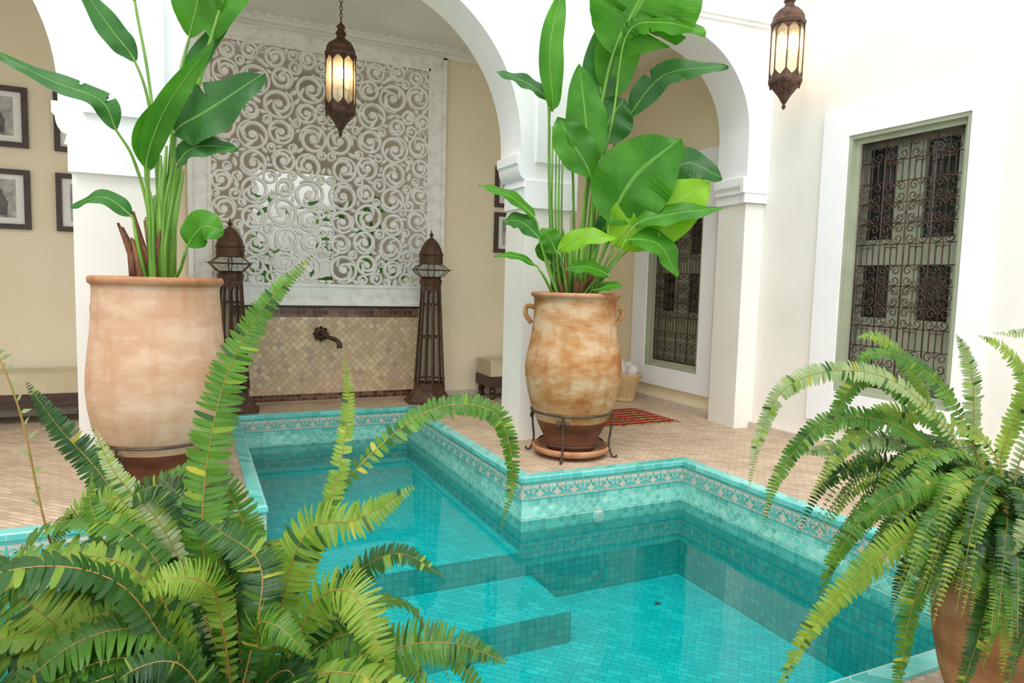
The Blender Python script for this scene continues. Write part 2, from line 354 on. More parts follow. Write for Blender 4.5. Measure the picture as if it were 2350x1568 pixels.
# second bay
e2=-math.radians(5.65)
poly=[(.50,6.2),(.50,2.2),(.545,2.2),(.545,2.9),(.52,2.95),(.52,3.1)]+arc(1.495,3.1,.975,pi,0)[1:]
poly+=[(2.47,2.66),(2.43,2.66),(2.43,2.58),(2.45,2.54),(2.45,2.50),(2.47,2.50),(2.47,2.40),(2.76,2.40),(2.76,6.2)]
b=MB(); b.extrude(poly,0,.5); b.build('wall_arcade_side',['white'],loc=(2.79,5.77,0),rz=e2)
b=MB(); b.box(2.49,2.76,.02,.48,0,2.4); b.build('wall_arcade_pilaster',['cream'],loc=(2.79,5.77,0),rz=e2)
b=MB()
b.box(.55,2.72,-.025,0,4.17,4.21); b.box(.55,2.70,-.045,0,4.21,4.27); b.box(2.70,2.745,-.025,0,2.44,4.21)
b.box(2.41,2.76,-.03,.02,2.50,2.60); b.box(2.44,2.76,-.018,.02,2.40,2.50)
b.build('trim_arch',['white'],loc=(2.79,5.77,0),rz=e2)
b=MB()
b.box(-.68,-.16,5.74,5.77,2.62,6.1); b.box(2.9,3.3,5.74,5.77,2.62,6.1)
b.box(-.75,-.12,5.745,5.77,2.2,2.45); b.box(2.80,3.32,5.745,5.77,2.2,2.45)
b.build('trim_capitals',['white'])
# cornice on the gallery wall
b=MB(); b.box(-6,5.5,8.36,8.45,4.34,4.42); b.box(-6,5.5,8.40,8.45,4.28,4.34)
for i in range(60): b.box(-3+i*.14,-3+i*.14+.07,8.33,8.36,4.38,4.42)
b.box(-6,5.5,6.22,6.30,4.34,4.42)
b.build('trim_cornice',['ceil'])
b=MB(); b.box(3.0,5.5,8.40,8.45,0,.06); b.box(-6,.3,8.40,8.45,0,.06); b.build('baseboard_back',['bandbase'])
b=MB(); b.box(5.44,5.5,-2.4,5.5,0,.07); b.box(5.44,5.5,6.03,8.4,0,.07); b.build('baseboard_right',['bandbase'])
# window surrounds
b=MB()
def surround(b,Y0,Y1,Z0,Z1,w):
    h0,h1,hz0,hz1=w; x0=XR-.035
    b.box(x0,XR,Y0,h0,Z0,Z1); b.box(x0,XR,h1,Y1,Z0,Z1); b.box(x0,XR,h0,h1,Z0,hz0); b.box(x0,XR,h0,h1,hz1,Z1)
surround(b,3.2,4.78,.25,3.17,W1); surround(b,6.19,7.78,.22,3.12,W2)
b.build('trim_window_surrounds',['white'])
def grille(b,Y0,Y1,Z0,Z1,x):
    cols=4; cw=(Y1-Y0)/cols; rows=12; rh=(Z1-Z0)/rows; r=.0058
    for c in range(cols+1): b.tube([(x,Y0+c*cw,Z0),(x,Y0+c*cw,Z1)],.0075,5)
    for z in (Z0,Z1): b.tube([(x,Y0,z),(x,Y1,z)],.009,5)
    for k in range(rows):
        z0=Z0+k*rh; typ='SSBSXSBSXSBS'[k]
        if typ!='S' : b.tube([(x,Y0,z0),(x,Y1,z0)],.005,5); b.tube([(x,Y0,z0+rh),(x,Y1,z0+rh)],.005,5)
        for c in range(cols):
            y0=Y0+c*cw; ym=y0+cw/2; zm=z0+rh/2
            def T(pts,rr=r): b.tube([(x-.006,p[0],p[1]) for p in pts],rr,4,cap=False)
            if typ=='B':
                for q in (.25,.5,.75): T([(y0+cw*q,z0),(y0+cw*q,z0+rh)])
                for q in (.375,.625): T([(y0+cw*q+cw*.125*math.cos(a),z0+rh*.72+cw*.125*math.sin(a)) for a in [pi*i/8 for i in range(9)]])
            else:
                for sx in (-1,1):
                    for sz in (-1,1):
                        cx=ym+sx*cw*.25; cz=zm+sz*rh*.24; rr=min(cw*.24,rh*.25)
                        pts=[]
                        for i in range(17):
                            u=i/16; rad=rr*(.25+.75*u); a=-sz*sx*(2*pi*1.25*(1-u))+(0 if sx<0 else pi)
                            pts.append((cx+rad*math.cos(a),cz+rad*math.sin(a)))
                        T(pts)
                T([(ym,z0),(ym,z0+rh)],.004)
                if typ=='X':
                    T([(y0,zm),(ym,z0+rh),(y0+cw,zm),(ym,z0),(y0,zm)],.004)
def window(name,w):
    y0,y1,z0,z1=w
    e=empty(name,(0,0,0))
    b=MB()
    for a in ((XR-.02,XR+.03,.035),(XR+.03,XR+.10,.08)):
        x0,x1,t=a
        b.box(x0,x1,y0,y0+t,z0,z1); b.box(x0,x1,y1-t,y1,z0,z1); b.box(x0,x1,y0+t,y1-t,z1-t,z1); b.box(x0,x1,y0+t,y1-t,z0,z0+t)
    xs0,xs1=XR+.16,XR+.20; ym=(y0+y1)/2
    for s0,s1 in ((y0,ym),(ym,y1)):
        b.box(xs0,xs1,s0,s0+.08,z0,z1); b.box(xs0,xs1,s1-.07,s1,z0,z1)
        H=z1-z0
        for f0,f1 in ((0,.05),(.27,.30),(.50,.60),(.95,1)):
            b.box(xs0,xs1,s0+.08,s1-.07,z0+H*f0,z0+H*f1)
        b.box(xs0+.01,xs1-.005,s0+.08,s1-.07,z0+H*.05,z0+H*.27)
        b.box(xs0+.01,xs1-.005,s0+.08,s0+.08+(s1-s0-.15)*.30,z0+H*.30,z0+H*.95)
    b.build('frame',['sage'],e)
    b=MB(); b.box(XR+.202,XR+.21,y0,y1,z0,z1); b.build('glass',['glassdark'],e)
    b=MB(); grille(b,y0+.09,y1-.09,z0+.09,z1-.09,XR+.06); b.build('grille',['iron'],e,smooth=True)
window('window_1',W1); window('window_2',W2)
# ---------------------------------------------------------------- pool
pool=empty('swimming_pool',(0,0,0))
cor=[(PX1,PY0),(PX1,PY1),(CX1,PY1),(CX1,CY1),(CX0,CY1),(CX0,PY1),(PX0,PY1),(PX0,PY0)]
nseg=len(cor)
segs=[(cor[i],cor[(i+1)%nseg]) for i in range(nseg)]
def nrm(sg):
    d=Vector((sg[1][0]-sg[0][0],sg[1][1]-sg[0][1],0)).normalized(); return Vector((-d.y,d.x,0))
bw=MB(); bc=MB(); bb=MB()
WL=-.34
for si,(p0,p1) in enumerate(segs):
    d=Vector((p1[0]-p0[0],p1[1]-p0[1],0)); L=d.length; d.normalize(); n=Vector((-d.y,d.x,0))
    na=nrm(segs[si-1])+n; nb=nrm(segs[(si+1)%nseg])+n
    def W(s,y,z,p0=p0,d=d,n=n): return tuple(Vector((p0[0],p0[1],z))+d*s+n*y)
    def A(y,z): return tuple(Vector((p0[0],p0[1],z))+na*y)
    def B(y,z): return tuple(Vector((p1[0],p1[1],z))+nb*y)
    def strip(bm,z0,z1,y,m):
        bm.quad([A(y,z0),A(y,z1),B(y,z1),B(y,z0)],[(0,z0),(0,z1),(L,z1),(L,z0)],m)
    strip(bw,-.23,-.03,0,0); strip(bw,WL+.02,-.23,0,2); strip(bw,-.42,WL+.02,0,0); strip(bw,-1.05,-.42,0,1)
    c=.012
    pts=[(-.095,-.005),(-.09,c),(.003,c),(.011,.004),(.011,-.03),(0,-.035)]
    for (ya,za),(yb,zb) in zip(pts[:-1],pts[1:]):
        bc.quad([A(ya,za),A(yb,zb),B(yb,zb),B(ya,za)],[(0,ya),(0,yb+.001),(L,yb+.001),(L,ya)])
    strip(bb,-.175,-.045,.002,0); strip(bb,-.055,-.045,.004,1); strip(bb,-.175,-.165,.004,1)
    k=max(1,round(L/.16)); tw=L/k
    for i in range(k):
        cx=(i+.5)*tw; zc=-.11
        fn=lambda x,y,z,W=W,cx=cx:W(cx+x,y,z)
        y0,y1=.0045,.002
        for sx in (-1,1):
            sp=spiral(sx*.036,zc+.012,.020,.006,(0 if sx<0 else pi),.9*sx*-1,9)
            bb.ribbon(sp,.008,fn,y0,y1,1)
            bb.ribbon([(sx*.008,zc-.05),(sx*.02,zc-.03),(sx*.045,zc-.028),(sx*.068,zc-.048)],.01,fn,y0,y1,1,taper=lambda t:.004+.014*math.sin(pi*t))
            bb.ribbon([(sx*.006,zc-.02),(sx*.03,zc-.012),(sx*.06,zc+.01),(sx*.079,zc+.048)],.01,fn,y0,y1,1,taper=lambda t:.005+.012*math.sin(pi*t))
        bb.ribbon([(0,zc-.045),(0,zc-.01),(0,zc+.02),(0,zc+.05)],.02,fn,y0,y1,1,taper=lambda t:.004+.018*math.sin(pi*t))
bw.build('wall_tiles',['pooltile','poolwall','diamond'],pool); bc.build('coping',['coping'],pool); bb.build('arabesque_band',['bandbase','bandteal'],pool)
b=MB()
b.quad([(PX0,PY0,-1.0),(PX1,PY0,-1.0),(PX1,PY1,-1.0),(PX0,PY1,-1.0)],[(PX0,PY0),(PX1,PY0),(PX1,PY1),(PX0,PY1)])
b.quad([(CX0,PY1,-.58),(CX1,PY1,-.58),(CX1,CY1,-.58),(CX0,CY1,-.58)],[(CX0,PY1),(CX1,PY1),(CX1,CY1),(CX0,CY1)])
b.build('basin_floor',['poolfloor'],pool)
b=MB(); b.quad([(CX0,PY1,-1.0),(CX1,PY1,-1.0),(CX1,PY1,-.58),(CX0,PY1,-.58)],[(0,0),(1.8,0),(1.8,.4),(0,.4)])
b.build('ledge_riser',['poolwall'],pool)
b=MB(); b.quad([(.3,3.96,-.775),(2.37,3.96,-.775),(2.37,PY1-.001,-.775),(.3,PY1-.001,-.775)],[(.3,3.96),(2.37,3.96),(2.37,4.6),(.3,4.6)],0)
b.quad([(.3,3.96,-1),(2.37,3.96,-1),(2.37,3.96,-.775),(.3,3.96,-.775)],[(.3,0),(2.37,0),(2.37,.22),(.3,.22)],1)
b.quad([(2.37,3.96,-1),(2.37,PY1,-1),(2.37,PY1,-.775),(2.37,3.96,-.775)],[(0,0),(.64,0),(.64,.22),(0,.22)],1)
b.quad([(.3,PY1,-1),(.3,3.96,-1),(.3,3.96,-.775),(.3,PY1,-.775)],[(0,0),(.64,0),(.64,.22),(0,.22)],1)
b.build('entry_step',['poolfloor','poolwall'],pool)
b=MB(); b.quad([(PX0,PY0,WL),(PX1,PY0,WL),(PX1,PY1,WL),(PX0,PY1,WL)]); b.quad([(CX0,PY1,WL),(CX1,PY1,WL),(CX1,CY1,WL),(CX0,CY1,WL)])
b.build('water',['water'],pool)
b=MB()
b.disc(0,0,.055,lambda x,y,z:(2.98+x,PY1-.012+y,-.38+z),0,.01,0,20)
b.disc(0,0,.035,lambda x,y,z:(2.98+x,PY1-.022+y,-.38+z),0,.01,0,20)
b.build('water_inlet',['fitting'],pool)
b=MB()
for k in range(5):
    a=k*1.26; c=Vector((3.30,4.20,-.995)); d=Vector((math.cos(a)*.035,math.sin(a)*.035,.004)); s_=Vector((-math.sin(a)*.010,math.cos(a)*.010,.004))
    b.quad([c,c+d*.5+s_,c+d,c+d*.5-s_])
b.build('sunken_leaf',['deadleaf'],pool)
# ---------------------------------------------------------------- carved screen
scr=empty('carved_lattice_screen',(0,8.40,0))
b=MB(); y0,y1=-.02,.03
b.box(0,.2,y0,y1+.02,1.18,4.25); b.box(2.72,2.90,y0,y1+.02,1.18,4.25); b.box(.2,2.72,y0,y1+.02,1.18,1.42); b.box(.2,2.72,y0,y1+.02,4.1,4.25)
b.box(-.03,.02,-.05,y1,1.17,4.27); b.box(2.88,2.93,-.05,y1,1.17,4.27); b.box(-.03,2.93,-.05,y1,4.25,4.27); b.box(-.03,2.93,-.06,y1,1.17,1.20)
for x in (.17,2.70): b.box(x,x+.04,-.035,y1,1.40,4.12)
b.box(.2,2.72,-.035,y1,1.39,1.43); b.box(.2,2.72,-.035,y1,4.09,4.12)
b.build('frame',['lattice'],scr)
b=MB()
HW,HH=1.26,2.68
random.seed(42)
circ=[]
# flowing scrolls: large rosettes first, then ever smaller curls grown until they touch their neighbours
big=[]
for j in range(9):
    for i in range(4):
        big.append((.17+i*.315+(0.0 if j%2 else .03),.17+j*.30+(.07 if i%2 else -.0)))
random.shuffle(big)
for (x,z) in big:
    x+=random.uniform(-.03,.03); z+=random.uniform(-.03,.03)
    r=min(.172,x+.006,HW-x+.006,z+.01,HH-z+.01)
    for cx,cz,cr in circ: r=min(r,math.hypot(x-cx,z-cz)-cr+.008)
    if r>.095: circ.append((x,z,r))
for th in (.075,.055,.040,.028):
    for k in range(5000):
        x=random.uniform(0,HW); z=random.uniform(0,HH)
        r=min(.15,x+.006,HW-x+.006,z+.008,HH-z+.008)
        for cx,cz,cr in circ:
            r=min(r,math.hypot(x-cx,z-cz)-cr+.008)
            if r<th: break
        if r>=th: circ.append((x,z,r))
for sx in (-1,1):
    ox=1.46
    for idx,(cx,cz,r) in enumerate(circ):
        X=ox+sx*cx; Z=1.42+cz
        ch=(1 if idx%2 else -1)*sx
        rr=random.Random(idx); a0=rr.uniform(0,2*pi); a0=a0 if sx>0 else pi-a0
        w=.034 if r>.09 else (.028 if r>.05 else .02)
        Ro=r-w*.5
        dy=(idx%7)*.0007
        fn=lambda x,y,z,dy=dy:(x,y+dy,z)
        if r>.09:
            turns=1.9; pts=[]
            n=52
            for i in range(n+1):
                t=i/n; rad=Ro*(1-max(0,(t-.38))/.62*.80) if t>.38 else Ro
                a=a0+ch*2*pi*turns*t; pts.append((X+rad*math.cos(a),Z+rad*math.sin(a)))
            b.carved(pts,lambda t:w*(.75+.4*math.sin(pi*t)),fn,-.014,-.030,.035)
            b.disc(X,Z,.20*r+.008,fn,-.032,.03)
            for q,(fa,s0,s1,lw) in enumerate(((.9,.62,.40,.042),(2.4,.66,.38,.036),(3.9,.64,.46,.030))):
                a=a0+ch*fa; p=[]
                for i in range(7):
                    t=i/6; rad=Ro*(s0+(s1-s0)*t*t+.30*(1-t)**2); aa=a+ch*.85*t
                    p.append((X+rad*math.cos(aa),Z+rad*math.sin(aa)))
                b.carved(p,lambda t,lw=lw:lw*math.sin(pi*(.1+.85*t))*(r/.15),fn,-.012,-.022,.03)
        elif r>.045:
            pts=[]
            for i in range(30):
                t=i/29; rad=Ro*(1-max(0,(t-.55))/.45*.75) if t>.55 else Ro
                a=a0+ch*2*pi*1.55*t; pts.append((X+rad*math.cos(a),Z+rad*math.sin(a)))
            b.carved(pts,lambda t:w,fn,-.012,-.026,.035)
            b.disc(X,Z,.22*r,fn,-.024,.03)
        else:
            a=a0
            p=[(X+math.cos(a)*r*t*1.25,Z+math.sin(a)*r*t*1.25) for t in (-1,-.6,-.2,.2,.6,1)]
            b.carved(p,lambda t:r*1.25*math.sin(pi*(.08+.84*t)),fn,-.010,-.024,.035)
b.build('scrollwork',['lattice'],scr)
# fountain panel
pn=empty('tiled_fountain_panel',(0,8.43,0))
b=MB(); b.box(.42,2.62,0,.01,.10,1.03,0); b.build('diagonal_tiles',['paneltile'],pn)
b=MB(); b.box(.42,2.62,-.006,.01,1.03,1.14,0); b.box(.42,2.62,-.006,.01,.02,.10,0); b.build('brown_border',['browntile'],pn)
b=MB(); b.box(.40,2.64,-.006,.01,1.14,1.165); b.build('ledge',['darkwood'],pn)
sp=empty('brass_water_spout',(1.40,8.40,.80))
b=MB()
b.lathe([(0,-.020),(.05,-.020),(.05,.0),(.03,.02),(.045,.012),(.075,.012),(.08,0),(.05,-.002)],16)
b.v=[(x,-z,y+.03) for x,y,z in b.v]
for k in range(8):
    a=k*pi/4; b.tube([(.08*math.cos(a),-.014,.03+.08*math.sin(a)),(.085*math.cos(a),-.03,.03+.085*math.sin(a))],[.020,.008],6)
b.tube(catmull([(0,-.01,.03),(.02,-.08,.035),(.06,-.18,.0),(.12,-.26,-.02),(.16,-.30,-.06),(.165,-.31,-.12)],16),[.03,.028,.027,.026,.026,.026,.026,.026,.027,.027,.028,.028,.029,.03,.032,.034,.034],10)
b.build('spout',['bronze'],sp,smooth=True)
# garden foliage behind the screen
b=MB()
random.seed(3)
for (tx,ty) in ((.9,10.6),(1.9,10.5),(2.3,9.6)):
    b.tube([(tx,ty,0),(tx+.05,ty,1.0),(tx-.05,ty,2.2)],[.03,.02,.01],6,0)
    for k in range(34):
        z=random.uniform(.8,2.7); c=Vector((tx+random.gauss(0,.2),ty+random.uniform(-.15,.2),z))
        d=Vector((random.uniform(-1,1),random.uniform(-.4,.4),random.uniform(-.4,1))).normalized()*random.uniform(.10,.2); s_=d.cross(Vector((0,1,.2))).normalized()*.045
        b.quad([c-d,c+s_,c+d,c-s_],[(0,0),(.5,1),(1,0),(.5,-1)],random.choice([0,1]))
        b.tube([(tx,ty,z-.1),c-d],.004,4,0)
b.build('garden_shrub',['leafA','leafB'])
# ---------------------------------------------------------------- picture frames
def picture(x0,x1,z0,z1):
    e=empty('picture_frame',((x0+x1)/2,8.44,(z0+z1)/2)); w=(x1-x0)/2;h=(z1-z0)/2
    b=MB(); t=.05
    for a in ((-w,-w+t,-h,h),(w-t,w,-h,h),(-w+t,w-t,h-t,h),(-w+t,w-t,-h,-h+t)): b.box(a[0],a[1],-.035,.01,a[2],a[3])
    b.build('moulding',['darkwood'],e)
    b=MB(); b.box(-w+t,w-t,-.008,.005,-h+t,h-t,0); b.box(-w*.52,w*.52,-.011,-.008,-h*.62,h*.66,1)
    f=[(-.07,-h*.6),(.07,-h*.6),(.085,-.02),(.05,.06),(.035,.09),(.035,.13),(0,.155),(-.035,.13),(-.035,.09),(-.05,.06),(-.085,-.02)]
    b.extrude([(x*.8,z*.8-.02) for x,z in f],-.013,-.011,2)
    b.build('print',['paper','photo','figure'],e)
for x0,x1 in ((-1.98,-1.47),(-1.25,-.74)):
    picture(x0,x1,2.72,3.31); picture(x0,x1,1.91,2.50)
for z0,z1 in ((2.50,3.03),(1.90,2.43)): picture(3.66,4.14,z0,z1)
# ---------------------------------------------------------------- benches
def bench(x0,x1,yf):
    e=empty('cushioned_bench',((x0+x1)/2,0,0)); w=(x1-x0)/2
    b=MB(); b.box(-w,w,yf,8.39,.16,.30)
    for x in (-w+.06,w-.06):
        for y in (yf+.06,8.33): b.lathe([(0,0),(.03,0),(.045,.03),(.025,.06),(.05,.10),(.03,.14),(.045,.17)],12,c=(x,y,0))
    b.build('frame',['darkwood'],e)
    b=MB(); b.box(-w+.01,w-.01,yf+.01,8.38,.30,.50)
    o=b.build('cushion',['cushion'],e); md=o.modifiers.new('bevel','BEVEL'); md.width=.035; md.segments=3
bench(-3.4,-.95,7.9); bench(3.42,4.7,7.9)
# ---------------------------------------------------------------- lanterns
def arch_bars(b,r0,z0,z1,n,rad=.007,arch=True,mat=0):
    for k in range(n):
        a=2*pi*k/n; a2=2*pi*(k+1)/n
        p=Vector((r0*math.cos(a),r0*math.sin(a),0)); q=Vector((r0*math.cos(a2),r0*math.sin(a2),0))
        b.tube([p+Vector((0,0,z0)),p+Vector((0,0,z1))],rad,5,mat)
        if arch:
            for (zb,sg) in ((z1,-1),(z0,1)):
                hh=(z1-z0)*.14
                for s_ in (0,1):
                    A_=p if s_==0 else q; Mm=(p+q)/2
                    v0=A_+Vector((0,0,zb)); v1=A_+Vector((0,0,zb+sg*hh)); v2=A_.lerp(Mm,.55)+Vector((0,0,zb+sg*hh*.45)); v3=Mm+Vector((0,0,zb+sg*hh*.1)); v4=Mm+Vector((0,0,zb))
                    ids=[b.vert(x) for x in (v0,v1,v2,v3,v4)]; b.face(ids,mat)
def hang_lantern(name,loc,top,scale=1.0,energy=25):
    """pendant lantern: loc is the bottom tip, total ~1.05 m"""
    e=empty(name,loc); s=scale
    b=MB()
    P=lambda L:[(r*s,z*s) for r,z in L]
    b.lathe(P([(0,0),(.012,.01),(.02,.03),(.012,.05),(.03,.08),(.06,.13),(.10,.18),(.135,.22),(.15,.24),(.155,.27),(.15,.30),(.14,.30)]),8,m=1)
    b.lathe(P([(.14,.78),(.155,.78),(.16,.81),(.145,.83),(.14,.87),(.115,.91),(.07,.94),(.045,.96),(.04,.985),(.055,1.0),(.05,1.02),(.03,1.04),(.045,1.07),(.03,1.09),(.0,1.11)]),8,m=1)
    for k in range(8):
        a=2*pi*(k+.5)/8
        b.tube([(.135*s*math.cos(a),.135*s*math.sin(a),.24*s),(.14*s*math.cos(a),.14*s*math.sin(a),.205*s)],[.02*s,.004],5,1)
    arch_bars(b,.145*s,.30*s,.78*s,8,.007*s,True,1)
    b.tube([(0,0,1.1*s),(0,0,1.12*s)],.012*s,6,1)
    b.build('metalwork',['iron','bronze'],e,smooth=False)
    b=MB(); z=1.12*s; k=0
    while z<top-loc[2]-.05:
        pts=[(.014*math.cos(a)*(1 if k%2 else 0),.014*math.cos(a)*(0 if k%2 else 1),z+.02+.024*math.sin(a)) for a in [2*pi*i/8 for i in range(9)]]
        b.tube(pts,.004,4,cap=False); z+=.036; k+=1
    if k: b.build('chain',['bronze'],e)
    b=MB(); b.lathe(P([(.138,.30),(.138,.78)]),8,m=0); b.build('glass',['lampglass'],e)
    b=MB(); b.lathe(P([(0,.56),(.02,.57),(.030,.60),(.030,.63),(.018,.67),(.01,.69)]),12,m=0); b.lathe(P([(.012,.69),(.012,.94)]),8,m=1); b.build('bulb',['bulb','bronze'],e,smooth=True)
    l=bpy.data.lights.new(name+'_light','POINT'); l.energy=energy; l.color=(1,.72,.38); l.shadow_soft_size=.04
    lo=bpy.data.objects.new('lamp_light',l); lo.parent=e; lo.location=(.0,-.06*s,.60*s); scn.collection.objects.link(lo)
    return e
hang_lantern('hanging_lantern',(1.37,7.09,2.91),4.42,1.0,9)
wl=hang_lantern('wall_lantern',(5.16,5.0,3.22),3.22,1.0,5)
b=MB(); b.tube(catmull([(.33,0,1.30),(.15,0,1.32),(.02,0,1.25),(0,0,1.11)],12),.012,6); b.box(.31,.338,-.05,.05,1.15,1.45); b.build('bracket',['iron'],wl)
m,t=nt('wire_mesh')
p=N(t,'ShaderNodeBsdfPrincipled'); p.inputs['Base Color'].default_value=(.05,.03,.02,1); p.inputs['Roughness'].default_value=.6
tr=N(t,'ShaderNodeBsdfTransparent'); mx=N(t,'ShaderNodeMixShader'); mx.inputs[0].default_value=.35; o=N(t,'ShaderNodeOutputMaterial')
t.links.new(tr.outputs[0],mx.inputs[1]); t.links.new(p.outputs[0],mx.inputs[2]); t.links.new(mx.outputs[0],o.inputs[0]); M['meshlin']=m
def tower(x,y):
    e=empty('floor_lantern',(x,y,0),.4)
    b=MB()
    b.lathe([(.0,.0),(.33,0),(.33,.02),(.30,.035),(.22,.13),(.205,.15),(.20,.24),(.185,.25)],6)
    n=12
    for k in range(n):
        a=2*pi*k/n; c,s=math.cos(a),math.sin(a)
        b.tube([(.185*c,.185*s,.25),(.155*c,.155*s,.75),(.115*c,.115*s,1.47)],.009 if k%2 else .014,5)
    for z,r in ((.27,.187),(.8,.153),(1.2,.132)): b.lathe([(r,z),(r+.01,z+.01),(r,z+.02)],12)
    for k in range(6):
        a=2*pi*k/6; a2=2*pi*(k+1)/6; r=.128
        A_=Vector((r*math.cos(a),r*math.sin(a),0)); B_=Vector((r*math.cos(a2),r*math.sin(a2),0)); C_=(A_+B_)/2
        for Q in (A_,B_): b.face([b.vert(v) for v in (Q+Vector((0,0,1.47)),Q+Vector((0,0,1.30)),Q.lerp(C_,.6)+Vector((0,0,1.38)),C_+Vector((0,0,1.45)),C_+Vector((0,0,1.47)))])
    b.lathe([(.12,1.38),(.125,1.44),(.135,1.46),(.14,1.50),(.12,1.53),(.15,1.55)],12)
    for k in range(6):
        a=2*pi*k/6; c,s=math.cos(a),math.sin(a); a2=2*pi*(k+1)/6
        b.tube([(.15*c,.15*s,1.55),(.24*c,.24*s,1.63),(.14*c,.14*s,1.70)],.007,5)
        b.tube([(.24*c,.24*s,1.63),(.24*math.cos(a2),.24*math.sin(a2),1.63)],.007,5)
        b.tube([(.24*c,.24*s,1.63),(.265*c,.265*s,1.64)],[.007,.002],5)
    b.lathe([(.14,1.70),(.145,1.72),(.145,1.80),(.155,1.81),(.14,1.84),(.12,1.90),(.085,1.96),(.05,2.0),(.02,2.02),(.015,2.04),(.03,2.055),(.012,2.075),(.004,2.11),(0,2.13)],12)
    b.build('ironwork',['bronze'],e)
    b=MB(); b.lathe([(.145,1.555),(.232,1.63),(.137,1.70)],6); b.build('glass',['clearglass'],e)
    b=MB(); b.lathe([(.175,.26),(.145,.78),(.108,1.46)],12); b.build('mesh_lining',['meshlin'],e)
tower(2.66,8.05); tower(.38,8.05)
# ---------------------------------------------------------------- rug, basket
rg=empty('kilim_rug',(4.36,6.42,0))
b=MB(); b.box(-.50,.50,-.42,.42,.001,.012); b.build('weave',['rug'],rg)
b=MB()
for i in range(50):
    y=-.42+i*.0171
    for sx in (-1,1): b.tube([(sx*.5,y,.008),(sx*(.53),y+random.uniform(-.01,.01),.006),(sx*random.uniform(.55,.57),y+random.uniform(-.015,.015),.004)],.003,4)
b.build('fringe',['rugfringe'],rg)
bk=empty('towel_basket',(5.12,7.42,0))
b=MB(); pr=[(0,.0),(.14,0),(.15,.02)]+[(.15+.07*i/8+(.006 if i%2 else 0),.02+.34*i/8) for i in range(9)]+[(.215,.365),(.20,.34),(.14,.03),(0,.03)]
b.lathe(pr,28); b.tube([(.21,-.05,.34),(.26,-.03,.30),(.26,.03,.30),(.21,.05,.34)],.012,6); b.build('basket',['straw'],bk,smooth=True)
b=MB()
for x,y,h,tx in ((-.08,-.06,.50,-.03),(.07,-.07,.47,.03),(-.02,.07,.54,0),(.09,.06,.50,.03)):
    pts=[(x,y,.1),(x,y,h-.10),(x+tx,y,h-.03),(x+tx*1.3,y,h)]
    b.tube(pts,[.07,.078,.068,.03],14)
b.build('folded_towels',['towel'],bk,smooth=True)
# ---------------------------------------------------------------- potted bird of paradise
RZ=-math.radians(25.0)
def leaf(b,ctrl,W,Nn=(.1,-.95,.25),stem=.009,mat=0,splits=(),fold=.22,ratio=3):
    """the blade starts at control point `ratio`"""
    pts=catmull(ctrl,44); n=len(pts); ib=int(ratio/(len(ctrl)-1)*44)
    rs=[stem*(1.35-.55*min(1,i/max(1,ib))) if i<=ib else max(.0018,stem*.75*(1-(i-ib)/(n-ib))) for i in range(n)]
    b.tube(pts,rs,6,3)
    blade=pts[ib:]; m=len(blade); Nv=Vector(Nn).normalized()
    fine=[]
    K=72
    for i in range(K+1):
        u=i/K*(m-1); k=min(int(u),m-2); fine.append(blade[k].lerp(blade[k+1],u-k))
    rows=[]
    ph=random.uniform(0,6)
    for i,p in enumerate(fine):
        s=i/K; T=(fine[min(i+1,K)]-fine[max(i-1,0)]).normalized(); S=T.cross(Nv)
        if S.length<.15: S=Vector((1,0,0))
        S.normalize(); Nn2=S.cross(T).normalized()
        w=W*(math.sin(pi*min(1,max(0,s))**.80)**.72 if 0<s<1 else 0)
        row=[]
        for v in (-1,-.66,-.33,0,.33,.66,1):
            ww=w
            for (sp_,side,dep) in splits:
                if side*v>0:
                    ds=abs(s-sp_-.05*abs(v))
                    if ds<.013 and abs(v)>1-dep: ww=w*(1-dep)/abs(v)
            off=S*(v*ww)+Nn2*(fold*abs(v)*ww+.10*W*math.sin(s*17+ph+v)*abs(v))+T*(.15*abs(v)*w)
            off.z-=.10*W*v*v
            row.append(b.vert(p+off,(s,v)))
        rows.append(row)
    for i in range(K):
        for k in range(6): b.face([rows[i][k],rows[i][k+1],rows[i+1][k+1],rows[i+1][k]],mat)
def pot(e,prof,body,dark_z,handles,zr):
    b=MB()
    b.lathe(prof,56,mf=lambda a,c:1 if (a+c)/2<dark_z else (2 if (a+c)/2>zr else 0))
    for a,rr in handles:
        c,s=math.cos(a),math.sin(a); z=1.27
        b.tube(catmull([((rr-.03)*c,(rr-.03)*s,z+.02),((rr+.05)*c,(rr+.05)*s,z+.03),((rr+.065)*c,(rr+.065)*s,z-.04),((rr+.01)*c,(rr+.01)*s,z-.12)],9),.021,8,0)
    b.build('terracotta_jar',[body,'terra_d','rim'],e,smooth=True)
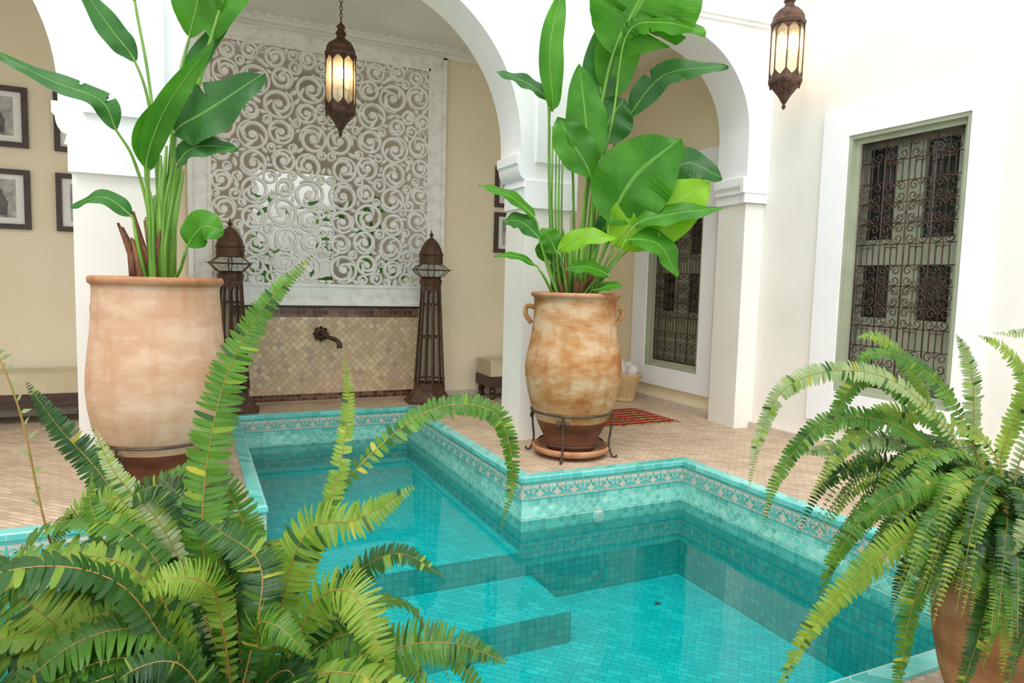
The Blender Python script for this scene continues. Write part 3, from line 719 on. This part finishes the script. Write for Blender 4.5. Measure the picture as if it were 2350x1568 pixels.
def stand(e,rr,zr):
    b=MB()
    b.tube([(rr*math.cos(a),rr*math.sin(a),zr) for a in [2*pi*i/40 for i in range(41)]],.010,6,cap=False)
    b.tube([(rr*.8*math.cos(a),rr*.8*math.sin(a),.12) for a in [2*pi*i/40 for i in range(41)]],.008,6,cap=False)
    for k in range(4):
        a=pi/4+k*pi/2+.5
        c,s=math.cos(a),math.sin(a)
        b.tube(catmull([(rr*c,rr*s,zr),(rr*.98*c,rr*.98*s,zr-.15),(rr*.94*c,rr*.94*s,.12),(rr*1.02*c,rr*1.02*s,.02),(rr*1.12*c,rr*1.12*s,.01),(rr*1.14*c,rr*1.14*s,.03)],16),.010,6)
        for sg in (-1,1):
            sp_=spiral(sg*.035,zr-.07,.032,.008,(pi if sg>0 else 0),-sg*1.2,14)
            b.tube([(rr*c*1.0-s*x,rr*s*1.0+c*x,z) for x,z in sp_],.006,5)
    b.build('iron_stand',['iron'],e)
    b=MB()
    k=rr/.36
    pr=[(0,.03),(.24*k,.03),(.30*k,.03),(.335*k,.05),(.345*k,.085),(.33*k,.095),(.31*k,.07),(.25*k,.055),(0,.055)]
    b.lathe(pr,48); b.build('saucer',['rim'],e,smooth=True)
PM=[(0,.07),(.22,.07),(.235,.11),(.245,.14),(.235,.15),(.27,.22),(.315,.32),(.35,.40),(.375,.48),(.40,.58),(.42,.70),(.425,.78),(.415,.87),(.39,.98),(.372,1.08),(.362,1.2),(.358,1.32),(.362,1.38),(.385,1.395),(.39,1.415),(.38,1.43),(.355,1.43),(.34,1.41),(.34,1.36)]
PL=[(0,.07),(.24,.07),(.25,.11),(.26,.14),(.25,.15),(.29,.22),(.34,.31),(.385,.38),(.43,.47),(.455,.60),(.465,.72),(.46,.84),(.445,.97),(.43,1.10),(.418,1.25),(.412,1.37),(.415,1.40),(.435,1.415),(.44,1.44),(.43,1.46),(.40,1.46),(.385,1.44),(.385,1.38)]
PL=[(r*.94,z*1.012) for r,z in PL]
def sheaths(b,z0,cx,n,spread,h,mat,seed):
    random.seed(seed)
    for k in range(n):
        a=random.uniform(0,2*pi); r=random.uniform(.2,1)*spread
        x,y=cx+r*math.cos(a),r*math.sin(a)*.7; hh=h*random.uniform(.5,1.1)
        tx=x*1.7+random.uniform(-.04,.04)
        b.tube([(x,y,z0-.05),(x*1.15,y*1.1,z0+hh*.5),(tx,y*1.3,z0+hh)],[.032,.026,.008],7,mat)
def plant(S,z0,leaves,dist,WS=1.15):
    """leaf tables: offsets in plant units (1 unit = S metres) from the rim centre, third number = metres back"""
    b=MB()
    for L in leaves:
        base,ctrl,W=L[0],L[1],L[2]; opt=L[3] if len(L)>3 else {}
        pts=[(base[0]*S,base[1],z0-.04)]
        for p in ctrl:
            f=S*(1+p[2]/dist-.0856*p[1]*S/dist)
            pts.append(((p[0]-.026*p[1])*f,p[2],z0+p[1]*f))
        leaf(b,pts,W*S*WS,opt.get('n',(.1,-.95,.25)),opt.get('st',.010),opt.get('m',0),opt.get('sp',()),opt.get('f',.2),opt.get('k',3))
    return b
mid=empty('potted_bird_of_paradise',(3.03,5.17,0),RZ)
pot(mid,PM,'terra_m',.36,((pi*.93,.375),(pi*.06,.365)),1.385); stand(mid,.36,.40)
b=MB(); b.lathe([(0,1.37),(.345,1.36)],24); b.build('soil',['soil'],mid)
Lm=[
 ((10,0),[(20,200,0),(50,400,0),(85,560,-.05),(150,690,-.15),(215,860,-.3)],105,{'k':3,'sp':((.18,1,.85),(.32,1,.7),(.24,-1,.8),(.42,-1,.6),(.55,1,.7)),'m':0,'st':.014}),
 ((20,0),[(40,200,0),(80,400,-.05),(110,590,-.1),(190,620,-.2),(285,600,-.3)],42,{'k':3,'m':0,'n':(.1,-.8,.6),'sp':((.3,1,.6),)}),
 ((-40,.02),[(-60,200,.02),(-62,400,.05),(-55,420,.0),(-64,560,-.05),(-30,700,.1)],25,{'k':3,'m':0,'f':.3,'n':(.3,-.95,.1)}),
 ((20,.1),[(35,200,.1),(65,400,.15),(78,450,.15),(95,560,.12),(128,640,.1)],44,{'k':3,'m':0}),
 ((-10,-.02),[(5,100,-.05),(14,200,-.1),(22,290,-.15),(15,400,-.15),(0,522,-.12)],40,{'k':3,'m':0}),
 ((15,-.05),[(25,100,-.1),(32,200,-.15),(26,270,-.2),(-15,340,-.2),(-50,400,-.2)],40,{'k':3,'m':0}),
 ((25,.05),[(60,220,.1),(100,370,.15),(125,410,.1),(200,500,.0),(342,525,-.1)],32,{'k':3,'m':1,'n':(-.2,-.85,.5),'sp':((.35,-1,.6),(.6,1,.5))}),
 ((30,-.1),[(50,70,-.15),(65,120,-.2),(74,170,-.2),(128,270,-.25),(232,360,-.25)],74,{'k':3,'m':0,'n':(.1,-1,.15),'f':.1}),
 ((35,-.05),[(70,50,-.1),(95,80,-.1),(130,115,-.15),(210,200,-.2),(300,262,-.2)],52,{'k':3,'m':2}),
 ((35,-.1),[(70,60,-.15),(90,90,-.25),(130,160,-.3),(210,185,-.3),(325,203,-.3)],28,{'k':3,'m':0,'n':(.1,-.7,.7)}),
 ((30,.1),[(90,140,.15),(170,225,.2),(195,250,.2),(255,300,.2),(336,268,.15)],34,{'k':3,'m':1,'sp':((.4,1,.7),)}),
 ((40,-.1),[(70,60,-.2),(95,100,-.25),(115,124,-.3),(180,115,-.35),(222,45,-.35)],32,{'k':3,'m':0,'n':(.2,-.75,.65)}),
 ((-45,0),[(-60,200,0),(-64,380,.0),(-72,440,.0),(-120,475,.0),(-184,497,0)],24,{'k':3,'m':1,'n':(.2,-.7,.7)}),
 ((-40,-.05),[(-70,80,-.05),(-85,130,-.1),(-100,170,-.1),(-155,215,-.1),(-224,240,-.1)],20,{'k':3,'m':0,'n':(.2,-.6,.8)}),
 ((-40,-.1),[(-65,50,-.1),(-80,95,-.15),(-92,125,-.15),(-130,158,-.15),(-170,158,-.15)],26,{'k':3,'m':1,'n':(.2,-.7,.7)}),
 ((-50,-.1),[(-75,30,-.2),(-88,48,-.25),(-98,60,-.25),(-145,80,-.3),(-194,80,-.3)],12,{'k':3,'m':0,'n':(.2,-.6,.8)}),
 ((-20,-.1),[(-35,60,-.2),(-42,85,-.25),(-45,98,-.25),(10,128,-.3),(84,128,-.3)],22,{'k':3,'m':2,'n':(.1,-.8,.6)}),
 ((10,-.15),[(40,30,-.2),(60,38,-.25),(68,42,-.25),(20,60,-.3),(-33,55,-.3)],19,{'k':3,'m':0,'n':(.1,-.7,.7)}),
 ((30,.0),[(45,200,.05),(50,320,.1),(55,345,.1),(80,400,.1),(112,445,.1)],46,{'k':3,'m':1}),
 ((35,-.1),[(65,70,-.15),(78,95,-.15),(85,115,-.15),(135,170,-.2),(185,200,-.2)],54,{'k':3,'m':2}),
 ((30,.05),[(50,120,.05),(75,200,.1),(95,230,.1),(170,240,.1),(265,225,.05)],46,{'k':3,'m':0}),
 ((20,-.2),[(30,5,-.25),(36,8,-.27),(40,8,-.28),(70,18,-.32),(100,20,-.33)],14,{'k':3,'m':0,'n':(0,-.6,.8)}),
 ((-30,0),[(-42,50,-.05),(-46,75,-.08),(-48,90,-.1),(-62,120,-.1),(-82,145,-.1)],24,{'k':3,'m':0}),
 ((0,.1),[(-5,230,.1),(-8,300,.1),(-6,330,.1),(20,400,.15),(72,460,.2)],32,{'k':3,'m':1}),
 ((10,.1),[(25,200,.1),(45,330,.1),(60,430,.1),(50,500,.15),(60,620,.2)],34,{'k':3,'m':1}),
 ((20,.0),[(40,60,.0),(50,100,.0),(55,130,.0),(75,165,-.05),(110,190,-.05)],22,{'k':3,'m':1}),
 ((-20,.05),[(-40,40,.0),(-55,65,.0),(-62,75,.0),(-78,95,-.05),(-88,110,-.05)],16,{'k':3,'m':0}),
]
b=plant(.00383,1.43,Lm,6.0)
b.build('foliage',['leafA','leafB','leafC','stem'],mid,smooth=True)
b=MB()
sheaths(b,1.40,0,24,.14,.30,0,5); sheaths(b,1.40,0,18,.12,.55,1,6)
random.seed(9)
for x in (-66,-60,-52,-45,-38): b.tube([(x*.8*.00383,.02,1.38),(x*1.0*.00383,.03,2.2),(x*1.05*.00383,.05,2.85)],[.012,.009,.006],6,1)
b.build('stalks',['sheath','stem'],mid,smooth=True)
lf=empty('potted_bird_of_paradise',(-.21,5.22,0),RZ)
pot(lf,PL,'terra_l',.34,((pi*.99,.385),),1.41); stand(lf,.37,.38)
b=MB(); b.lathe([(0,1.41),(.36,1.40)],24); b.build('soil',['soil'],lf)
Ll=[
 ((-10,0),[(-15,150,0),(-35,270,-.05),(-62,335,-.1),(-85,400,-.15),(-190,445,-.2),(-315,512,-.25)],26,{'k':3,'m':1,'n':(.3,-.7,.65),'sp':((.25,1,.8),(.45,1,.6))}),
 ((0,.05),[(0,250,.05),(-12,400,.05),(-32,495,.0),(-70,560,-.05),(-140,680,-.1)],26,{'k':3,'m':1,'n':(.4,-.8,.4)}),
 ((10,0),[(15,200,0),(0,450,0),(-25,640,0),(-40,800,.05),(-60,960,.1)],36,{'k':3,'m':0}),
 ((15,.05),[(25,200,.05),(50,400,.05),(100,560,.0),(135,660,-.05),(150,800,-.1)],50,{'k':3,'m':0,'sp':((.2,1,.7),(.35,-1,.6))}),
 ((20,-.05),[(40,150,-.1),(65,260,-.1),(85,335,-.15),(170,385,-.2),(304,474,-.2)],56,{'k':3,'m':1,'n':(.0,-.95,.3),'f':.15,'sp':((.5,-1,.5),)}),
 ((10,-.1),[(15,80,-.12),(22,170,-.15),(22,255,-.2),(85,390,-.25),(203,548,-.25)],23,{'k':3,'m':0,'n':(.6,-.8,.1),'f':.3}),
 ((25,-.05),[(40,80,-.1),(60,180,-.1),(85,258,-.15),(140,300,-.2),(234,300,-.2)],32,{'k':3,'m':1,'n':(.0,-.8,.6)}),
 ((50,-.1),[(80,20,-.15),(100,50,-.2),(112,78,-.2),(150,118,-.22),(196,108,-.22)],36,{'k':3,'m':0,'n':(.1,-.9,.4)}),
 ((-15,-.05),[(-25,80,-.1),(-30,115,-.1),(-38,140,-.1),(-95,180,-.12),(-170,155,-.12)],22,{'k':3,'m':1,'n':(.2,-.65,.75)}),
 ((20,0),[(50,200,0),(95,380,0),(160,560,-.05),(205,680,-.05),(260,800,-.05)],46,{'k':3,'m':0,'st':.016}),
 ((5,-.1),[(8,60,-.12),(14,150,-.15),(18,250,-.15),(30,330,-.2),(90,430,-.2)],26,{'k':3,'m':0,'n':(.6,-.8,.1),'f':.3}),
 ((10,.1),[(20,200,.1),(40,330,.1),(60,420,.1),(110,520,.1),(180,600,.1)],20,{'k':3,'m':1,'n':(.3,-.9,.2)}),
]
b=plant(.00296,1.475,Ll,4.6)
b.build('foliage',['leafA','leafB','leafC','stem'],lf,smooth=True)
b=MB()
sheaths(b,1.43,-.05,16,.10,.45,0,15); sheaths(b,1.43,.03,20,.09,.85,1,16)
b.build('stalks',['sheath','stem'],lf,smooth=True)
# ---------------------------------------------------------------- ferns
def frond(b,ctrl,W,n=46,mat=0,Nn=None,start=.10):
    n=n if n%2==0 else n+1
    pts=catmull(ctrl,n)
    Nv=Vector(Nn or (random.uniform(-.25,.25),-.6,.75)).normalized()
    sp=pts[::2]
    b.tube(sp,[.0024*(1.1-.9*i/(len(sp)-1)) for i in range(len(sp))],4,4)
    for i in range(1,n):
        s=i/n
        if s<start: continue
        p=pts[i]; T=(pts[i+1]-pts[i-1]); step=T.length/2; T.normalize(); S=T.cross(Nv)
        if S.length<.1: S=T.cross(Vector((0,0,1)))
        S.normalize(); Nn2=S.cross(T).normalized()
        env=min(1,.35+(s-start)/.28*.65)*(1 if s<.5 else max(.10,1-((s-.5)/.5)**1.6*.92))
        Lp=W*env; hw=min(step*.54,Lp*.22)
        for sd in (-1,1):
            if random.random()<.02: continue
            l=Lp*random.uniform(.88,1.06); fw=random.uniform(.10,.32); tw=random.uniform(-.4,.4)
            D=(S*sd+T*fw+Nn2*(.12+tw*.4)).normalized(); Wd=(T-D*T.dot(D)).normalized()
            Wd=(Wd+Nn2*tw).normalized(); Dn=-Nn2*random.uniform(.15,.4)*l
            ids=[]
            for (a,wd) in ((0.0,.9),(.30,1.0),(.68,.85),(.90,.5)):
                c=p+D*(l*a)+Dn*(a*a)
                ids.append((b.vert(c-Wd*hw*wd,(a,-1)),b.vert(c+Wd*hw*wd*(1.25 if a==0 else 1),(a,1))))
            tip=b.vert(p+D*l+Dn+Wd*hw*.2,(1,0))
            q_=random.random(); mm=mat if q_>.13 else (5 if q_<.008 else random.choice([0,1,2]))
            for q in range(3): b.face([ids[q][0],ids[q][1],ids[q+1][1],ids[q+1][0]],mm)
            b.face([ids[3][0],ids[3][1],tip],mm)
def fern(e,S,z0,F,prof,potmat,extras,seed,dist,WS=1.0,NS=1.0):
    random.seed(seed)
    b=MB()
    for f in F:
        ctrl=[(random.uniform(-.05,.05),random.uniform(-.04,.05),z0-.03)]
        for p in f[0]:
            k=S*(1+p[2]/dist); ctrl.append((p[0]*k,p[2],z0+p[1]*k))
        frond(b,ctrl,f[1]*S*WS,int(f[2]*NS),f[3],f[4] if len(f)>4 else None)
    for (cnt,a0,a1,lenr,Wr,hr) in extras:
      for k in range(cnt):
        a=math.radians(random.uniform(a0,a1)); Ln=random.uniform(*lenr); h=random.uniform(*hr)
        dx,dy=math.cos(a),math.sin(a)
        c=[(dx*.03,dy*.03,z0-.03),(dx*Ln*.30,dy*Ln*.30,z0+Ln*.55*h),(dx*Ln*.72,dy*Ln*.72,z0+Ln*.55*h),(dx*Ln*1.02,dy*Ln*1.02,z0+Ln*(.25*h-.32))]
        frond(b,c,random.uniform(*Wr),int(50*NS),random.choice([0,0,1,1,2,2]),(random.uniform(-.2,.2)-dx*.1,-.4-dy*.1,1))
    b.build('fronds',['fernA','fernB','fernC','fernD','frondstem','fernE'],e,smooth=False)
    b=MB(); b.lathe(prof,40); b.build('pot',[potmat],e,smooth=True)
    b=MB(); b.lathe([(0,prof[-1][1]-.01),(prof[-1][0],prof[-1][1]-.02)],24); b.build('soil',['soil'],e)
f1=empty('potted_fern',(.08,1.42,0),RZ)
FF=[
 ([(230,130,-.25),(190,330,-.36),(60,470,-.42),(-70,500,-.42),(-190,440,-.38)],125,74,0,(.25,-.9,.35)),
 ([(-160,120,-.25),(-320,300,-.32),(-460,450,-.34),(-640,580,-.3)],120,66,2,(.1,-.85,.5)),
 ([(-140,20,-.3),(-300,70,-.38),(-430,70,-.4),(-600,10,-.4)],115,60,2,(.1,-.8,.6)),
 ([(-100,140,-.3),(-220,250,-.36),(-360,280,-.38),(-520,200,-.38)],105,60,0,(.1,-.8,.6)),
 ([(-60,250,.05),(-100,480,.05),(-75,740,.08),(0,910,.10),(110,1030,.12)],62,80,0,(.1,-1,.1)),
 ([(40,250,.1),(100,450,.1),(220,500,.08),(340,575,.08)],75,50,2,(0,-.8,.6)),
 ([(60,350,.25),(250,560,.35),(400,560,.4),(450,440,.4),(430,300,.4)],44,70,0,(-.3,-.8,.5)),
 ([(120,300,.05),(230,400,.0),(310,340,-.05),(350,230,-.05)],66,52,2,(0,-.8,.6)),
 ([(150,200,.0),(330,275,.0),(450,290,.0),(575,250,.0)],70,60,0,(0,-.75,.65)),
 ([(150,140,-.05),(350,200,-.1),(530,170,-.1),(610,100,-.1),(655,25,-.1)],70,68,2,(0,-.8,.6)),
 ([(150,50,-.1),(270,90,-.15),(400,110,-.15),(530,95,-.15)],60,52,3,(0,-.8,.6)),
 ([(150,180,-.15),(270,260,-.2),(360,200,-.25),(420,80,-.25)],70,54,0,(0,-.8,.6)),
 ([(-150,180,-.05),(-330,380,-.1),(-450,480,-.1),(-560,560,-.1)],85,60,2,(.1,-.85,.5)),
 ([(-180,160,-.15),(-340,260,-.2),(-460,360,-.2),(-600,470,-.2)],80,60,0,(.1,-.8,.6)),
 ([(-150,90,-.1),(-300,150,-.15),(-450,220,-.15),(-620,260,-.15)],75,56,1,(.1,-.8,.6)),
 ([(-100,50,-.15),(-250,90,-.2),(-400,100,-.2),(-560,40,-.2)],70,56,0,(.1,-.8,.6)),
 ([(-80,250,.05),(-200,450,.1),(-300,570,.1),(-350,680,.1)],38,56,3,(.1,-.8,.6)),
 ([(-150,250,.1),(-350,480,.2),(-450,600,.2),(-520,700,.2)],55,56,1,(.1,-.9,.4)),
 ([(50,250,.2),(110,450,.25),(125,600,.3),(115,735,.3)],34,56,2,(.1,-1,.1)),
 ([(-10,200,-.1),(-60,360,-.15),(-140,390,-.2),(-210,300,-.2)],55,50,1),
 ([(0,180,-.1),(-10,290,-.15),(-45,280,-.2),(-60,140,-.2)],45,44,1),
 ([(60,120,-.15),(120,230,-.2),(200,240,-.25),(280,150,-.25)],60,50,0),
 ([(-60,120,-.15),(-140,260,-.2),(-250,300,-.25),(-360,230,-.25)],70,50,1),
 ([(80,60,-.2),(160,110,-.25),(260,100,-.3),(340,20,-.3)],60,44,1),
 ([(-60,40,-.2),(-150,120,-.25),(-260,120,-.3),(-340,30,-.3)],60,44,1),
 ([(-120,300,.0),(-230,370,.0),(-330,520,.05),(-330,610,.05)],45,50,0),
 ([(30,300,.0),(20,420,.05),(-80,500,.05),(-200,560,.1)],60,50,1),
 ([(-100,300,.15),(-200,420,.2),(-300,430,.2),(-420,340,.2)],60,50,1),
 ([(-30,300,.15),(-80,440,.2),(-160,520,.2),(-260,500,.2)],55,50,0),
 ([(80,180,.1),(180,320,.15),(280,380,.15),(380,330,.15)],55,50,1),
 ([(-200,260,.0),(-330,430,.0),(-420,430,.0),(-500,330,.0)],60,54,0,(.1,-.8,.6)),
 ([(-120,320,.1),(-260,500,.1),(-370,500,.1),(-450,400,.1)],60,54,2,(.1,-.8,.6)),
 ([(-60,330,.1),(-160,520,.1),(-240,540,.1),(-330,450,.1)],55,54,1,(.1,-.8,.6)),
 ([(-200,180,.05),(-360,300,.05),(-460,290,.05),(-580,190,.05)],65,54,1,(.1,-.8,.6)),
 ([(-40,330,.0),(-50,450,-.05),(-110,500,-.1),(-180,440,-.1)],55,54,2,(.1,-.8,.6)),
 ([(40,250,.0),(60,360,-.05),(130,400,-.1),(200,330,-.1)],55,54,0,(.1,-.8,.6)),
 ([(30,150,.0),(120,260,-.05),(190,230,-.1),(250,130,-.1)],50,50,1,(.1,-.8,.6)),
]
FP=[(0,0),(.15,0),(.16,.03),(.20,.12),(.225,.26),(.235,.36),(.225,.41),(.24,.42),(.245,.45),(.22,.46),(.21,.44)]
fern(f1,.00094,.50,FF,FP,'terra_f',[(50,0,360,(.25,.55),(.035,.06),(.2,1.0)),(50,100,250,(.35,.75),(.035,.062),(.4,1.3)),(20,-60,60,(.3,.6),(.035,.055),(.2,.9))],21,1.42,.86,1.4)
b=MB(); pts=catmull([(-.15,.05,.5),(-.42,.1,.85),(-.50,.1,1.2),(-.56,.1,1.36),(-.61,.1,1.44)],40); b.tube(pts,[.003-.002*i/40 for i in range(41)],4,0)
random.seed(4)
for i in range(14,40):
    p=pts[i]; d=Vector((random.choice([-1,1])*.012,random.uniform(-.01,.01),random.uniform(.002,.015))); b.quad([p,p+d*.5+Vector((0,0,.006)),p+d*1.6,p+d*.6-Vector((0,0,.004))],None,1)
b.build('dry_runner',['frondstem','fernD'],f1)
f2=empty('potted_fern',(2.56,1.36,0),RZ)
FR=[
 ([(-100,180,.0),(-240,320,.0),(-370,350,.0),(-480,310,.0),(-530,200,.0),(-545,90,.0)],26,90,3,(.1,-.8,.5)),
 ([(-100,120,.1),(-220,190,.1),(-330,165,.1),(-430,155,.1)],28,56,3,(.1,-.7,.7)),
 ([(-90,60,-.1),(-250,50,-.15),(-390,-30,-.2),(-500,-170,-.2),(-570,-340,-.2)],36,90,2,(.2,-.9,.3)),
 ([(-80,30,-.1),(-200,10,-.15),(-270,-100,-.18),(-295,-220,-.2),(-310,-340,-.2)],30,70,0,(.1,-.9,.3)),
 ([(-70,0,-.2),(-140,-40,-.25),(-200,-170,-.3),(-240,-340,-.3)],30,64,1,(.1,-.9,.3)),
 ([(-80,150,.0),(-180,270,.05),(-290,330,.05),(-350,250,.05),(-390,120,.0)],28,66,0,(.1,-.8,.5)),
 ([(-30,150,.1),(-50,300,.1),(-70,370,.1),(-95,410,.1)],26,50,3,(.1,-.9,.3)),
 ([(20,150,.1),(60,300,.1),(10,380,.1),(-50,410,.1)],28,56,2,(.1,-.8,.5)),
 ([(60,150,.1),(150,330,.15),(100,400,.15),(0,405,.15)],28,56,3,(.1,-.8,.5)),
 ([(60,150,-.05),(140,280,-.1),(200,330,-.1),(280,300,-.1)],30,56,2,(0,-.8,.5)),
 ([(60,60,-.2),(120,110,-.35),(140,-50,-.4),(130,-330,-.4)],36,72,0,(.0,-1,.1)),
 ([(30,30,-.2),(40,60,-.3),(20,-60,-.35),(10,-200,-.35)],30,56,0,(0,-1,.2)),
 ([(-40,60,-.15),(-60,110,-.25),(-110,100,-.3),(-150,30,-.3)],32,50,3,(0,-.7,.7)),
 ([(-100,80,.1),(-180,120,.2),(-260,60,.3),(-320,-60,.3)],26,56,1,(.1,-.8,.5)),
 ([(-60,220,.1),(-140,330,.15),(-220,350,.2),(-270,300,.2)],26,50,0),
 ([(-20,180,.05),(-120,230,.1),(-240,240,.1),(-340,160,.05),(-400,60,.05)],28,62,2,(.1,-.8,.5)),
 ([(0,-20,-.2),(-60,-20,-.3),(-130,-120,-.35),(-160,-260,-.35)],28,56,1,(.1,-.9,.3)),
 ([(60,0,-.2),(90,-20,-.33),(70,-150,-.38),(80,-300,-.38)],30,60,2,(.1,-1,.2)),
 ([(90,160,.05),(150,260,.1),(180,350,.1),(150,400,.1)],28,56,0,(.1,-.9,.3)),
 ([(-60,160,.2),(-120,300,.25),(-190,370,.25),(-240,370,.25)],26,56,2,(.1,-.8,.5)),
 ([(-50,10,.0),(-130,20,.0),(-200,-60,.0),(-230,-160,.0)],28,50,1,(.1,-.8,.5)),
 ([(-70,100,-.05),(-200,140,-.1),(-320,90,-.1),(-400,-20,-.1),(-430,-120,-.1)],30,66,0,(.1,-.8,.5)),
 ([(-40,0,-.15),(-90,0,-.25),(-120,-100,-.28),(-125,-240,-.28)],28,56,2,(.1,-.9,.3)),
 ([(20,0,-.15),(0,10,-.28),(-50,-80,-.32),(-60,-230,-.32)],30,56,0,(.1,-.9,.3)),
 ([(90,20,-.1),(140,20,-.2),(160,-100,-.25),(165,-260,-.25)],30,56,1,(.1,-.9,.3)),
 ([(-90,130,.05),(-230,230,.05),(-370,230,.05),(-460,120,.05),(-490,0,.05)],28,70,0,(.1,-.8,.5)),
 ([(-60,30,-.2),(-110,20,-.28),(-170,-80,-.32),(-190,-200,-.32)],30,56,0,(.1,-.9,.3)),
]
FP2=[(0,0),(.12,0),(.135,.02),(.13,.05),(.165,.15),(.195,.28),(.205,.38),(.19,.48),(.17,.54),(.195,.57),(.20,.60),(.18,.61),(.17,.59)]
fern(f2,.00166,.65,FR,FP2,'terra_f',[(100,0,360,(.22,.50),(.024,.04),(.2,1.1)),(80,100,290,(.3,.62),(.026,.04),(.1,1.0)),(40,200,320,(.28,.5),(.026,.04),(-.2,.5))],33,2.42,1.0,1.25)
# ---------------------------------------------------------------- light
w=bpy.data.worlds.new('sky'); scn.world=w; w.use_nodes=True
bg=w.node_tree.nodes['Background']; bg.inputs[0].default_value=(.92,.96,1,1); bg.inputs[1].default_value=1.75
sun=bpy.data.lights.new('sun','SUN'); sun.energy=1.8; sun.angle=math.radians(35); sun.color=(1,.97,.93)
so=bpy.data.objects.new('sun',sun); so.rotation_euler=Vector((.35,.5,-1)).to_track_quat('-Z','Y').to_euler(); scn.collection.objects.link(so)
scn.view_settings.view_transform='Standard'; scn.view_settings.look='None'; scn.view_settings.exposure=0.1
